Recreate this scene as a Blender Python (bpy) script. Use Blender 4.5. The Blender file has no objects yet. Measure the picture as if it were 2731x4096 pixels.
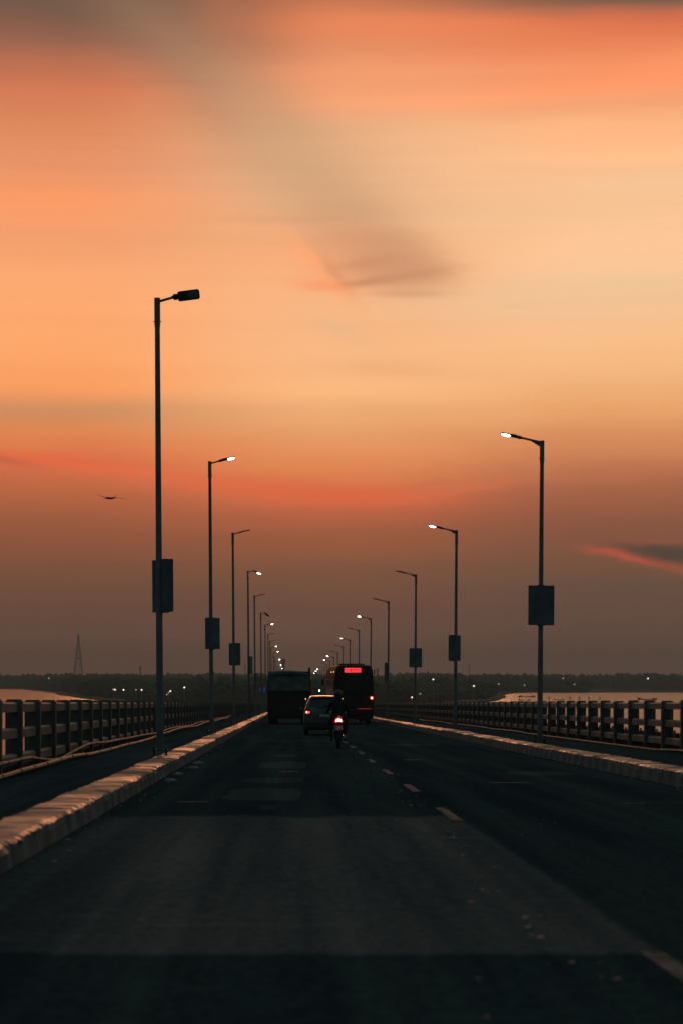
import bpy, bmesh, math, random
from mathutils import Vector, Matrix, noise as mn
random.seed(7)
R = math.radians; PI = math.pi
scn = bpy.context.scene
COL = scn.collection

# ------------------------------------------------------------------ geometry constants
CAMZ = 14.0                       # camera above the river
SLOPE = 0.01137                   # the bridge runs gently down to the far bank
F = 4750.0
def ref(Y): return CAMZ - SLOPE * Y           # a line parallel to the deck at the camera's height
def deck(Y): return ref(Y) - 1.30
def srgb(r, g, b):
    def f(c):
        c /= 255.0
        return c / 12.92 if c <= 0.04045 else ((c + 0.055) / 1.055) ** 2.4
    return (f(r), f(g), f(b), 1.0)

# ------------------------------------------------------------------ materials
def mat(name, col, rough=0.6, metal=0.0, spec=0.5, var=0.25, vscale=4.0, bump=0.0, bscale=30.0, col2=None, stretch=(1, 1, 1), coat=0.0):
    m = bpy.data.materials.new(name); m.use_nodes = True
    nt = m.node_tree; N = nt.nodes; L = nt.links
    b = N['Principled BSDF']
    b.inputs['Roughness'].default_value = rough; b.inputs['Metallic'].default_value = metal
    b.inputs['Specular IOR Level'].default_value = spec
    b.inputs['Coat Weight'].default_value = coat
    tc = N.new('ShaderNodeTexCoord'); mp = N.new('ShaderNodeMapping'); mp.inputs['Scale'].default_value = stretch
    L.new(tc.outputs['Object'], mp.inputs['Vector'])
    nz = N.new('ShaderNodeTexNoise'); nz.inputs['Scale'].default_value = vscale; nz.inputs['Detail'].default_value = 6
    L.new(mp.outputs[0], nz.inputs['Vector'])
    cr = N.new('ShaderNodeValToRGB')
    c = col[:3]; c2 = (col2[:3] if col2 else tuple(x * (1 - var) for x in c))
    cr.color_ramp.elements[0].position = 0.35; cr.color_ramp.elements[1].position = 0.65
    cr.color_ramp.elements[0].color = (*c2, 1); cr.color_ramp.elements[1].color = (*c, 1)
    L.new(nz.outputs['Fac'], cr.inputs['Fac']); L.new(cr.outputs['Color'], b.inputs['Base Color'])
    if bump > 0:
        n2 = N.new('ShaderNodeTexNoise'); n2.inputs['Scale'].default_value = bscale; n2.inputs['Detail'].default_value = 4
        L.new(mp.outputs[0], n2.inputs['Vector'])
        bp = N.new('ShaderNodeBump'); bp.inputs['Strength'].default_value = bump; bp.inputs['Distance'].default_value = 0.02
        L.new(n2.outputs['Fac'], bp.inputs['Height']); L.new(bp.outputs[0], b.inputs['Normal'])
    return m
def emit(name, col, strength):
    m = bpy.data.materials.new(name); m.use_nodes = True
    b = m.node_tree.nodes['Principled BSDF']
    b.inputs['Base Color'].default_value = (*[min(0.8, c) for c in col[:3]], 1)
    b.inputs['Emission Color'].default_value = (*col[:3], 1); b.inputs['Emission Strength'].default_value = strength
    return m

M = {}
M['pole'] = mat('galvanised_steel', (0.20, 0.215, 0.215), 0.45, 0.25, 0.5, 0.35, 3, 0.05, 40)
M['head'] = mat('lamp_casting', (0.09, 0.095, 0.10), 0.5, 0.2)
M['board'] = mat('board_sheet', (0.15, 0.18, 0.18), 0.6, 0.0, 0.3, 0.45, 2.6, 0.15, 5)
M['boltm'] = mat('dark_steel', (0.06, 0.06, 0.06), 0.5, 0.5)
M['led_off'] = mat('led_lens_unlit', (0.25, 0.25, 0.24), 0.2)
M['led_on'] = emit('led_lens_lit', (1.0, 0.95, 0.84), 22)
M['led_dim'] = emit('led_lens_dim', (1.0, 0.78, 0.5), 6)
M['concrete'] = mat('railing_concrete', (0.25, 0.245, 0.225), 0.62, 0, 0.45, 0.6, 1.6, 0.6, 12, stretch=(1, .6, 1))
M['post'] = mat('stained_post_concrete', (0.17, 0.155, 0.135), 0.7, 0, 0.4, 0.6, 2.5, 0.6, 12)
M['pipe'] = mat('pipe_plastic', (0.11, 0.115, 0.115), 0.55, 0, 0.5, 0.4, 3, 0.2, 12)
M['rubber'] = mat('tyre_rubber', (0.02, 0.02, 0.02), 0.85)
M['rim'] = mat('wheel_steel', (0.12, 0.12, 0.12), 0.45, 0.6)
M['truck_paint'] = mat('truck_paint', (0.045, 0.035, 0.03), 0.6, 0, 0.3, 0.4, 2)
M['canvas'] = mat('truck_tarpaulin', (0.13, 0.155, 0.155), 0.8, 0, 0.2, 0.45, 2.2, 0.8, 5)
M['truck_dark'] = mat('truck_chassis', (0.03, 0.03, 0.03), 0.75, 0, 0.2)
M['bus_paint'] = mat('bus_paint', (0.045, 0.030, 0.027), 0.6, 0, 0.2, 0.25, 2)
M['glass'] = mat('dark_glass', (0.02, 0.022, 0.024), 0.12, 0, 0.5, 0.1, 1)
M['car_paint'] = mat('car_paint', (0.035, 0.037, 0.038), 0.32, 0.0, 0.6, 0.08, 1, coat=0.8)
M['car_dark'] = mat('car_trim', (0.03, 0.03, 0.03), 0.6)
M['plate'] = mat('number_plate', (0.62, 0.56, 0.45), 0.45, 0, 0.5, 0.5, 14)
M['tail_on'] = emit('tail_lamp_lit', (1.0, 0.025, 0.03), 6)
M['tail_core'] = emit('tail_lamp_core', (1.0, 0.42, 0.24), 5)
M['tail_hot'] = emit('tail_lamp_bulb', (1.0, 0.72, 0.42), 3.0)
M['tail_off'] = mat('tail_lamp_unlit', (0.12, 0.015, 0.012), 0.3)
M['amber'] = emit('amber_marker', (1.0, 0.28, 0.08), 1.5)
M['display'] = emit('display_led', (1.0, 0.055, 0.06), 2.4)
M['display_bg'] = emit('display_glow', (1.0, 0.012, 0.025), 0.4)
M['red_refl'] = emit('reflector_painted_glow', (1.0, 0.06, 0.05), 0.25)  # weak emission stands in for light thrown back by the reflectors
M['black'] = mat('black_plastic', (0.02, 0.02, 0.02), 0.5)
M['cloth'] = mat('dark_jacket', (0.035, 0.038, 0.04), 0.9, 0, 0.1, 0.3, 8)
M['trouser'] = mat('dark_trousers', (0.03, 0.03, 0.035), 0.9, 0, 0.1)
M['helmet'] = mat('helmet_shell', (0.02, 0.02, 0.022), 0.45)
M['bikepaint'] = mat('bike_paint', (0.04, 0.02, 0.02), 0.35)
M['chrome'] = mat('chrome', (0.4, 0.4, 0.4), 0.25, 0.9)
M['bark'] = mat('bark', (0.06, 0.05, 0.04), 0.95)
M['leaf'] = mat('foliage', (0.055, 0.075, 0.04), 0.9, 0, 0.1, 0.5, 0.05, col2=(0.03, 0.045, 0.028))
M['bank'] = mat('bank_ground', (0.07, 0.07, 0.05), 0.95, 0, 0.1, 0.4, 0.02)
M['feather'] = mat('feathers', (0.03, 0.027, 0.025), 0.9, 0, 0.1)
M['lattice'] = mat('lattice_steel', (0.45, 0.38, 0.28), 0.7, 0.2)
M['boatwood'] = mat('boat_wood', (0.05, 0.04, 0.035), 0.8, 0, 0.2)
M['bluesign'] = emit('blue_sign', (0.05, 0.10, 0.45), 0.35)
M['chip'] = mat('pale_stone', (0.25, 0.24, 0.22), 0.6, 0, 0.5, 0.3, 9)
M['green_on'] = emit('green_signal', (0.45, 1.0, 0.72), 25)
M['bank_on'] = emit('bank_lamp_lit', (1.0, 0.84, 0.64), 2.6)
M['bank_dim'] = emit('bank_lamp_dim', (1.0, 0.74, 0.5), .8)

def nodes(m): return m.node_tree.nodes, m.node_tree.links
def asphalt(name, base, warm, rough=1.0, spec=0.0, resurfaced=None):
    m = bpy.data.materials.new(name); m.use_nodes = True; N, L = nodes(m); b = N['Principled BSDF']
    tc = N.new('ShaderNodeTexCoord')
    def noise(scale, st, det=5, ro=0.6):
        mp = N.new('ShaderNodeMapping'); mp.inputs['Scale'].default_value = st; L.new(tc.outputs['Object'], mp.inputs[0])
        n = N.new('ShaderNodeTexNoise'); n.inputs['Scale'].default_value = scale; n.inputs['Detail'].default_value = det; n.inputs['Roughness'].default_value = ro
        L.new(mp.outputs[0], n.inputs['Vector']); return n
    big = noise(0.55, (1, .22, 1)); fine = noise(14, (1, .8, 1), 8, .85); patch = noise(1.1, (.5, 1.3, 1), 3); wear = noise(1.0, (2.0, .05, 1), 3)
    r1 = N.new('ShaderNodeValToRGB'); e = r1.color_ramp.elements
    e[0].position = .35; e[1].position = .68; e[0].color = (*base, 1); e[1].color = (*warm, 1)
    L.new(big.outputs['Fac'], r1.inputs[0])
    mx = N.new('ShaderNodeMix'); mx.data_type = 'RGBA'; mx.blend_type = 'MULTIPLY'; mx.inputs[0].default_value = .8
    r2 = N.new('ShaderNodeValToRGB'); e = r2.color_ramp.elements; e[0].position = .36; e[1].position = .66; e[0].color = (.45, .45, .45, 1); e[1].color = (1.7, 1.7, 1.7, 1)
    L.new(fine.outputs['Fac'], r2.inputs[0]); L.new(r1.outputs[0], mx.inputs[6]); L.new(r2.outputs[0], mx.inputs[7])
    mx2 = N.new('ShaderNodeMix'); mx2.data_type = 'RGBA'; mx2.blend_type = 'MULTIPLY'; mx2.inputs[0].default_value = .8
    r3 = N.new('ShaderNodeValToRGB'); e = r3.color_ramp.elements; e[0].position = .38; e[1].position = .66; e[0].color = (.7, .72, .74, 1); e[1].color = (1.35, 1.3, 1.25, 1)
    L.new(wear.outputs['Fac'], r3.inputs[0]); L.new(mx.outputs[2], mx2.inputs[6]); L.new(r3.outputs[0], mx2.inputs[7])
    mx3 = N.new('ShaderNodeMix'); mx3.data_type = 'RGBA'; mx3.blend_type = 'ADD'
    r4 = N.new('ShaderNodeValToRGB'); e = r4.color_ramp.elements; e[0].position = .62; e[1].position = .72; e[0].color = (0, 0, 0, 1); e[1].color = (.5, .5, .5, 1)
    L.new(patch.outputs['Fac'], r4.inputs[0]); L.new(r4.outputs[0], mx3.inputs[0])
    L.new(mx2.outputs[2], mx3.inputs[6]); mx3.inputs[7].default_value = (warm[0] * .6, warm[1] * .6, warm[2] * .6, 1)
    out = mx3.outputs[2]
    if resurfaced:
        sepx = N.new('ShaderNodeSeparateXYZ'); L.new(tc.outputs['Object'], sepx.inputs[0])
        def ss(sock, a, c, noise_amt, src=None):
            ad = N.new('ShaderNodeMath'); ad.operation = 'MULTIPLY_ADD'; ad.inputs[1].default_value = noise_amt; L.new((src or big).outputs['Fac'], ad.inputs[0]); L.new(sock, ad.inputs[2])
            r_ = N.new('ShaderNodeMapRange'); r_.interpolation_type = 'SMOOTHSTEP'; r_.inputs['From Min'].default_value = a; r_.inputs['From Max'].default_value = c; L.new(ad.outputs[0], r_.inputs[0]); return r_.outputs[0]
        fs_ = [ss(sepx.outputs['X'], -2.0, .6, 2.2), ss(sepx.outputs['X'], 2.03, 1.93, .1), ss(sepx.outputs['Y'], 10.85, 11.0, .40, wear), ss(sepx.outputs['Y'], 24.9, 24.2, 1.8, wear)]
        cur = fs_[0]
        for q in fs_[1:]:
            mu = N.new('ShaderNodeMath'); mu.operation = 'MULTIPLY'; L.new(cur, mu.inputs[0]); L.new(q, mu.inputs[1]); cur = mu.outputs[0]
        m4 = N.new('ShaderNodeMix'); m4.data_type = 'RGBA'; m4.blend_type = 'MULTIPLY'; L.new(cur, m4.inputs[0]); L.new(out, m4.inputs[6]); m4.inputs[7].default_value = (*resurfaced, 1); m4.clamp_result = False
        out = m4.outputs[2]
    L.new(out, b.inputs['Base Color'])
    b.inputs['Roughness'].default_value = rough; b.inputs['Specular IOR Level'].default_value = spec
    bp = N.new('ShaderNodeBump'); bp.inputs['Strength'].default_value = .6; bp.inputs['Distance'].default_value = .01
    L.new(fine.outputs['Fac'], bp.inputs['Height']); L.new(bp.outputs[0], b.inputs['Normal'])
    return m
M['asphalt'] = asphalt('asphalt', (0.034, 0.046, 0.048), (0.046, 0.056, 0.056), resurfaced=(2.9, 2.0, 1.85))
M['asphalt_patch'] = asphalt('asphalt_patch', (0.058, 0.066, 0.066), (0.085, 0.085, 0.082))
M['walk'] = asphalt('walkway_concrete', (0.042, 0.052, 0.056), (0.062, 0.070, 0.072))
M['road_paint'] = mat('worn_road_paint', (0.21, 0.20, 0.185), 0.9, 0, 0.1, 0.8, 7, 0.3, 60)

def kerb_mat():
    m = bpy.data.materials.new('painted_kerb'); m.use_nodes = True; N, L = nodes(m); b = N['Principled BSDF']
    tc = N.new('ShaderNodeTexCoord'); sep = N.new('ShaderNodeSeparateXYZ'); L.new(tc.outputs['Object'], sep.inputs[0])
    # black and white bands, half a metre each, nearly worn away
    wv = N.new('ShaderNodeMath'); wv.operation = 'MULTIPLY'; wv.inputs[1].default_value = 2 * PI / 1.0; L.new(sep.outputs['Y'], wv.inputs[0])
    sn = N.new('ShaderNodeMath'); sn.operation = 'SINE'; L.new(wv.outputs[0], sn.inputs[0])
    nz = N.new('ShaderNodeTexNoise'); nz.inputs['Scale'].default_value = 5; nz.inputs['Detail'].default_value = 8; L.new(tc.outputs['Object'], nz.inputs['Vector'])
    ad = N.new('ShaderNodeMath'); ad.operation = 'MULTIPLY_ADD'; ad.inputs[1].default_value = 2.2; L.new(nz.outputs['Fac'], ad.inputs[0]); L.new(sn.outputs[0], ad.inputs[2])
    cr = N.new('ShaderNodeValToRGB'); e = cr.color_ramp.elements; e[0].position = .35; e[1].position = .9
    e[0].color = (0.135, 0.14, 0.14, 1); e[1].color = (0.20, 0.205, 0.205, 1)
    sc = N.new('ShaderNodeMath'); sc.operation = 'MULTIPLY'; sc.inputs[1].default_value = .45; L.new(ad.outputs[0], sc.inputs[0])
    L.new(sc.outputs[0], cr.inputs[0])
    # top: mottled paint, base colour tinted with the horizon's orange reflection, patchy sheen
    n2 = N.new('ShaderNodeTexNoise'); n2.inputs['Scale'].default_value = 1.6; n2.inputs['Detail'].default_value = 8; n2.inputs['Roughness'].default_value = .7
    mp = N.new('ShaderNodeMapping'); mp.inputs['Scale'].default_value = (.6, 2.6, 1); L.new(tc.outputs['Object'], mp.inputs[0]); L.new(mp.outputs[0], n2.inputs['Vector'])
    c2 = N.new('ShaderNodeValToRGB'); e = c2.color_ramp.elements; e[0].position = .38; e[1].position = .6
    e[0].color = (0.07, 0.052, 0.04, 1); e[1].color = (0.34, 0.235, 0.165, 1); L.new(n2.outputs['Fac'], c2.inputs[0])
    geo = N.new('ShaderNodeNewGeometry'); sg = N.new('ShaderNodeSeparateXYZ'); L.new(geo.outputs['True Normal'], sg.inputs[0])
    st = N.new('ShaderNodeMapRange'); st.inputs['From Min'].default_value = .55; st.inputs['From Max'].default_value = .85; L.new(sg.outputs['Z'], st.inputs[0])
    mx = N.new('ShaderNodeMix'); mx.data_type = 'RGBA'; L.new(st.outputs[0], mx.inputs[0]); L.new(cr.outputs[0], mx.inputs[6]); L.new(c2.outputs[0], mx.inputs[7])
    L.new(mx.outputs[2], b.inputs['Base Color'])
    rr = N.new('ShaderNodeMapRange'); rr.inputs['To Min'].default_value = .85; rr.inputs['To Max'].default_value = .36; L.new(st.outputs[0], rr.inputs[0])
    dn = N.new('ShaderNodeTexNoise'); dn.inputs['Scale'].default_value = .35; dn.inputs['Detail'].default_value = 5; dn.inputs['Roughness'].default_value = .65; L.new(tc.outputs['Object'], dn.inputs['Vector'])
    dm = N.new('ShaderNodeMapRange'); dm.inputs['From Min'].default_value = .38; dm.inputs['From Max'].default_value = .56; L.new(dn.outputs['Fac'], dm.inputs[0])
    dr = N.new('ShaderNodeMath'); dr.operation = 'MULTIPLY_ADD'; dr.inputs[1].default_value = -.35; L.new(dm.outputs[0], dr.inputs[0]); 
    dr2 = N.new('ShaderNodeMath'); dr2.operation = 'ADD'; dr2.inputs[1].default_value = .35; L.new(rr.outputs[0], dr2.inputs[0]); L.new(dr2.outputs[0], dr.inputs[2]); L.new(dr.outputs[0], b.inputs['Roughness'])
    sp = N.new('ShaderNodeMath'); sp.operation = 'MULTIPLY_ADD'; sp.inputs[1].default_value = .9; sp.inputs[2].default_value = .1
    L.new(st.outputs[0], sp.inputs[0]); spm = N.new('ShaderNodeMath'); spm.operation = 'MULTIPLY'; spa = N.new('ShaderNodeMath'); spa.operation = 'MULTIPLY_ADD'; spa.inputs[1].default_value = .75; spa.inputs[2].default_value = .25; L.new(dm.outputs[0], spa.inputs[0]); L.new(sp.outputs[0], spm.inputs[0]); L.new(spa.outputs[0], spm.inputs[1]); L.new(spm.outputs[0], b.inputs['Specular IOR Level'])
    n3 = N.new('ShaderNodeTexNoise'); n3.inputs['Scale'].default_value = 9; n3.inputs['Detail'].default_value = 6
    mp3 = N.new('ShaderNodeMapping'); mp3.inputs['Scale'].default_value = (.25, 1, 1); L.new(tc.outputs['Object'], mp3.inputs[0]); L.new(mp3.outputs[0], n3.inputs['Vector'])
    bp = N.new('ShaderNodeBump'); bp.inputs['Strength'].default_value = .75; bp.inputs['Distance'].default_value = .014
    L.new(n3.outputs['Fac'], bp.inputs['Height']); L.new(bp.outputs[0], b.inputs['Normal'])
    return m
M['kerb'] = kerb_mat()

def water_mat():
    m = bpy.data.materials.new('river_water'); m.use_nodes = True; N, L = nodes(m); b = N['Principled BSDF']
    b.inputs['Base Color'].default_value = (0.03, 0.03, 0.028, 1); b.inputs['Roughness'].default_value = .22; b.inputs['IOR'].default_value = 1.33
    tc = N.new('ShaderNodeTexCoord'); mp = N.new('ShaderNodeMapping'); mp.inputs['Scale'].default_value = (.5, 1, 1); L.new(tc.outputs['Object'], mp.inputs[0])
    n = N.new('ShaderNodeTexNoise'); n.inputs['Scale'].default_value = .25; n.inputs['Detail'].default_value = 6; L.new(mp.outputs[0], n.inputs['Vector'])
    bp = N.new('ShaderNodeBump'); bp.inputs['Strength'].default_value = .6; bp.inputs['Distance'].default_value = .8
    L.new(n.outputs['Fac'], bp.inputs['Height']); L.new(bp.outputs[0], b.inputs['Normal'])
    return m
M['water'] = water_mat()

# ------------------------------------------------------------------ mesh builder
class MB:
    def __init__(s): s.v = []; s.f = []; s.T = Matrix.Identity(4)
    def add(s, vs, fs, T=None):
        o = len(s.v); T = s.T @ T if T is not None else s.T
        s.v += [tuple(T @ Vector(p)) for p in vs]; s.f += [tuple(i + o for i in f) for f in fs]
        return s
    def box(s, c, d, T=None, ch=0.0):
        x, y, z = d[0] / 2, d[1] / 2, d[2] / 2; cx, cy, cz = c
        if ch > 0:
            ch = min(ch, x * .9, y * .9, z * .9)
            bm = bmesh.new(); bmesh.ops.create_cube(bm, size=1)
            for v in bm.verts: v.co = Vector((v.co.x * 2 * x + cx, v.co.y * 2 * y + cy, v.co.z * 2 * z + cz))
            bmesh.ops.bevel(bm, geom=list(bm.edges), offset=ch, segments=2, affect='EDGES', profile=.5)
            bm.verts.index_update(); s.add([v.co[:] for v in bm.verts], [[v.index for v in f.verts] for f in bm.faces], T); bm.free(); return s
        vs = [(cx + a * x, cy + b_ * y, cz + c_ * z) for a in (-1, 1) for b_ in (-1, 1) for c_ in (-1, 1)]
        return s.add(vs, [(0, 1, 3, 2), (4, 6, 7, 5), (0, 4, 5, 1), (2, 3, 7, 6), (0, 2, 6, 4), (1, 5, 7, 3)], T)
    def tube(s, pts, r, n=10, T=None, cap=True):
        pts = [Vector(p) for p in pts]; rs = r if isinstance(r, (list, tuple)) else [r] * len(pts)
        vs = []; fs = []; prev = None
        for i, p in enumerate(pts):
            d = (pts[min(i + 1, len(pts) - 1)] - pts[max(i - 1, 0)]).normalized()
            a = prev if prev is not None else (Vector((0, 0, 1)) if abs(d.z) < .9 else Vector((1, 0, 0)))
            u = (a - d * a.dot(d)).normalized(); prev = u; w = d.cross(u)
            for k in range(n):
                t = 2 * PI * k / n; vs.append((p + (u * math.cos(t) + w * math.sin(t)) * rs[i])[:])
        for i in range(len(pts) - 1):
            for k in range(n):
                fs.append((i * n + k, i * n + (k + 1) % n, (i + 1) * n + (k + 1) % n, (i + 1) * n + k))
        if cap: fs.append(tuple(range(n - 1, -1, -1))); fs.append(tuple((len(pts) - 1) * n + k for k in range(n)))
        return s.add(vs, fs, T)
    def prism(s, poly, axis, a, b, T=None):      # polygon in the two other axes, swept from a to b
        n = len(poly)
        def P(p, t):
            return {0: (t, p[0], p[1]), 1: (p[0], t, p[1]), 2: (p[0], p[1], t)}[axis]
        vs = [P(p, a) for p in poly] + [P(p, b) for p in poly]
        fs = [tuple(range(n)), tuple(range(2 * n - 1, n - 1, -1))] + [(i, i + n, (i + 1) % n + n, (i + 1) % n) for i in range(n)]
        return s.add(vs, fs, T)
    def ell(s, c, r, nu=14, nv=9, T=None):
        vs = []; fs = []
        for j in range(nv + 1):
            th = PI * j / nv
            for i in range(nu):
                ph = 2 * PI * i / nu
                vs.append((c[0] + r[0] * math.sin(th) * math.cos(ph), c[1] + r[1] * math.sin(th) * math.sin(ph), c[2] + r[2] * math.cos(th)))
        for j in range(nv):
            for i in range(nu):
                fs.append((j * nu + i, (j + 1) * nu + i, (j + 1) * nu + (i + 1) % nu, j * nu + (i + 1) % nu))
        return s.add(vs, fs, T)
    def build(s, name, m, parent=None, smooth=False):
        me = bpy.data.meshes.new(name); me.from_pydata(s.v, [], s.f); me.update()
        bm = bmesh.new(); bm.from_mesh(me); bmesh.ops.remove_doubles(bm, verts=bm.verts, dist=1e-6)
        bmesh.ops.recalc_face_normals(bm, faces=bm.faces); bm.to_mesh(me); bm.free()
        if smooth:
            me.polygons.foreach_set('use_smooth', [True] * len(me.polygons))
            try: me.set_sharp_from_angle(angle=R(40))
            except Exception: pass
        me.materials.append(m); o = bpy.data.objects.new(name, me); COL.objects.link(o)
        if parent: o.parent = parent
        return o
def tag(o, label=None, cat=None, group=None, kind=None):
    if label: o['label'] = label
    if cat: o['category'] = cat
    if group: o['group'] = group
    if kind: o['kind'] = kind
    return o
def empty(name, loc, rz=0, ry=0, rx=0):
    o = bpy.data.objects.new(name, None); o.empty_display_size = .3; COL.objects.link(o); o.location = loc; o.rotation_euler = (rx, ry, rz); return o
def kids(o): return [c for c in bpy.data.objects if c.parent == o]
def copy_tree(o, parent=None):
    c = o.copy(); COL.objects.link(c)
    if parent is not None: c.parent = parent
    for ch in kids(o): copy_tree(ch, c)
    return c

# ------------------------------------------------------------------ setting: river, banks, deck
w = MB().add([(-9000, -3000, 0), (9000, -3000, 0), (9000, 14000, 0), (-9000, 14000, 0)], [(0, 1, 2, 3)]).build('water', M['water']); tag(w, kind='structure')
SH = [(-14, 960), (14, 960), (60, 1050), (110, 1230), (136, 1357), (172, 1640), (190, 1850), (228, 2104), (252, 2190), (276, 2217), (422, 2225), (640, 2215), (1000, 2230), (2500, 2217),
      (2500, 2480), (900, 2540), (487, 2570), (420, 2560), (397, 2600), (378, 2700), (386, 2800), (430, 2930), (560, 3060), (900, 3120), (3500, 3079), (3500, 12000), (-3500, 12000), (-3500, 3300),
      (-900, 3260), (-442, 3167), (-375, 2955), (-335, 2700), (-276, 2375), (-262, 2290), (-226, 2015), (-205, 1850), (-187, 1750), (-155, 1546), (-113, 1304), (-70, 1090)]
def land(poly, z0, z1, name):
    me = bpy.data.meshes.new(name); bm = bmesh.new()
    vs = [bm.verts.new((x, y, z1)) for x, y in poly]; lo = [bm.verts.new((x * 1.0, y - 4, z0)) for x, y in poly]
    n = len(poly); bm.faces.new(vs)
    for i in range(n): bm.faces.new((vs[i], lo[i], lo[(i + 1) % n], vs[(i + 1) % n]))
    bmesh.ops.triangulate(bm, faces=[f for f in bm.faces if len(f.verts) > 4]); bmesh.ops.recalc_face_normals(bm, faces=bm.faces)
    bm.to_mesh(me); bm.free(); me.materials.append(M['bank']); o = bpy.data.objects.new(name, me); COL.objects.link(o); return tag(o, kind='structure')
land(SH, -1.0, 1.0, 'far_bank')

Y0, Y1 = -15.0, 1000.0
def strip(name, x0, x1, dz, m, y0=Y0, y1=Y1, thick=0.0, n=60):
    b = MB(); vs = []; fs = []
    for i in range(n + 1):
        y = y0 + (y1 - y0) * i / n
        vs += [(x0, y, deck(y) + dz), (x1, y, deck(y) + dz)]
        if i: fs.append((2 * i - 2, 2 * i - 1, 2 * i + 1, 2 * i))
    b.add(vs, fs)
    if thick:
        b.add([(x0, y0, deck(y0) + dz), (x1, y0, deck(y0) + dz), (x1, y1, deck(y1) + dz), (x0, y1, deck(y1) + dz)] + [(x0, y0, deck(y0) + dz - thick), (x1, y0, deck(y0) + dz - thick), (x1, y1, deck(y1) + dz - thick), (x0, y1, deck(y1) + dz - thick)],
              [(0, 4, 5, 1), (1, 5, 6, 2), (2, 6, 7, 3), (3, 7, 4, 0), (4, 7, 6, 5)])
    return tag(b.build(name, m), kind='structure')
KL0, KL1, KR0, KR1 = -2.18, -2.71, 6.05, 6.57
RLX, RRX = -4.75, 9.80
WL, WR = 0.13, 0.06                # walkway levels above the carriageway
strip('road', KL0 - .05, KR0 + .05, 0, M['asphalt'])
strip('walkway', RLX - .5, KL1 + .03, WL, M['walk'], thick=.9)
strip('walkway', KR1 - .03, RRX + .5, WR, M['walk'], thick=.9)
strip('bridge_deck', RLX - .3, RRX + .3, -.12, M['concrete'], thick=1.3)
strip('road', -2.2, 6.1, 0.02, M['asphalt'], y0=1000, y1=1000.5)
fr = MB().add([(-4, 1000, deck(1000) + .01), (8, 1000, deck(1000) + .01), (8, 2600, 1.1), (-4, 2600, 1.1)], [(0, 1, 2, 3)]).build('road', M['asphalt']); tag(fr, kind='structure')

# resurfaced panel and worn patches (4 mm above the road)
def patch(pts_fn, name, m, dz=.004):
    b = MB(); b.add([(x, y, deck(y) + dz) for x, y in pts_fn], [tuple(range(len(pts_fn)))]); return tag(b.build(name, m), kind='structure')
rg = random.Random(3)
edge = []
for i in range(30): edge.append((1.84 + .13 * math.sin(PI * i / 29) + rg.uniform(-.02, .02), 10.75 + 12.9 * i / 29))
left = []
for i in range(24): left.append((-1.75 + .35 * math.sin(i * .7) + rg.uniform(-.06, .06), 23.65 - 12.9 * i / 23))
for (x0, x1, y0, y1) in [(-.9, .15, 27.5, 31.5), (-.75, .2, 33.5, 36), (-.6, .35, 41, 46), (-.35, .25, 50, 52), (4.0, 5.2, 37, 39.5), (-.4, -.1, 25, 26.3), (3.1, 4.6, 62, 66), (-.9, .6, 60, 61), (-1.2, 1.4, 71, 72.5)]:
    n = 12; pts = []
    for k in range(n):
        t = 2 * PI * k / n; pts.append(((x0 + x1) / 2 + (x1 - x0) / 2 * math.copysign(abs(math.cos(t)) ** .5, math.cos(t)) + rg.uniform(-.08, .08), (y0 + y1) / 2 + (y1 - y0) / 2 * math.copysign(abs(math.sin(t)) ** .5, math.sin(t)) + rg.uniform(-.15, .15)))
    patch(pts, 'road_patch', M['asphalt_patch'])
# broken centre line
b = MB()
for k in range(60):
    if k == 1: continue
    ya = 8.0 + 7.4 * k; yb = ya + 2.75
    e0 = rg.uniform(-.02, .02)
    vs = [(1.81 + e0, ya, deck(ya) + .008), (1.93 + e0, ya + rg.uniform(-.06, .06), deck(ya) + .008), (1.93 + e0, yb + rg.uniform(-.1, .1), deck(yb) + .008), (1.81 + e0, yb, deck(yb) + .008)]
    b.add(vs, [(0, 1, 2, 3)])
for (x, y, wx, wy) in [(3.26, 33.5, .72, .10), (-1.46, 27.0, .42, .09), (4.3, 26.6, .3, .05), (2.6, 47, .5, .12), (-.2, 38.8, .4, .15)]:
    b.add([(x, y, deck(y) + .008), (x + wx, y, deck(y) + .008), (x + wx * .9, y + wy * 2, deck(y) + .008), (x + .1 * wx, y + wy * 2, deck(y) + .008)], [(0, 1, 2, 3)])
tag(b.build('road_markings', M['road_paint']), kind='structure')
# grit
b = MB(); rg = random.Random(11)
def stone(b, x, y, z, r):
    T = Matrix.Translation((x, y, z)) @ Matrix.Rotation(rg.uniform(0, 6), 4, 'Z')
    vs = [(r * sx * rg.uniform(.5, 1), r * sy * rg.uniform(.4, .8), r * sz * rg.uniform(.2, .5)) for sx in (-1, 1) for sy in (-1, 1) for sz in (0, 1)]
    b.add(vs, [(0, 1, 3, 2), (4, 6, 7, 5), (0, 4, 5, 1), (2, 3, 7, 6), (0, 2, 6, 4), (1, 5, 7, 3)], T)
for i in range(60):
    y = rg.uniform(9, 40); x = 1.42 + rg.gauss(0, .12) + (y - 12) * .012
    stone(b, x, y, deck(y) + .004, rg.choice([.006, .008, .012, .02]))
for (px, py, r) in [(1205, 2110, .028), (1212, 2132, .03), (1222, 2148, .02), (1240, 2156, .03), (1030, 1913, .035), (1038, 1925, .03), (1062, 1965, .02), (1100, 2035, .025), (1108, 2045, .02), (1120, 2052, .018)]:
    y = 1.3 * F / (py - 1615); stone(b, (px - 663) * y / F, y, deck(y), r)
for i in range(160):
    y = rg.uniform(7, 60); stone(b, rg.uniform(-2.1, 6), y, deck(y) + .002, rg.uniform(.004, .014))
for i in range(160):
    y = rg.uniform(15, 90); s = rg.random() < .55
    stone(b, (KL0 + abs(rg.gauss(0, .12)) + .03) if s else (KR0 - abs(rg.gauss(0, .12)) - .03), y, deck(y), rg.uniform(.008, .03))
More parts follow.
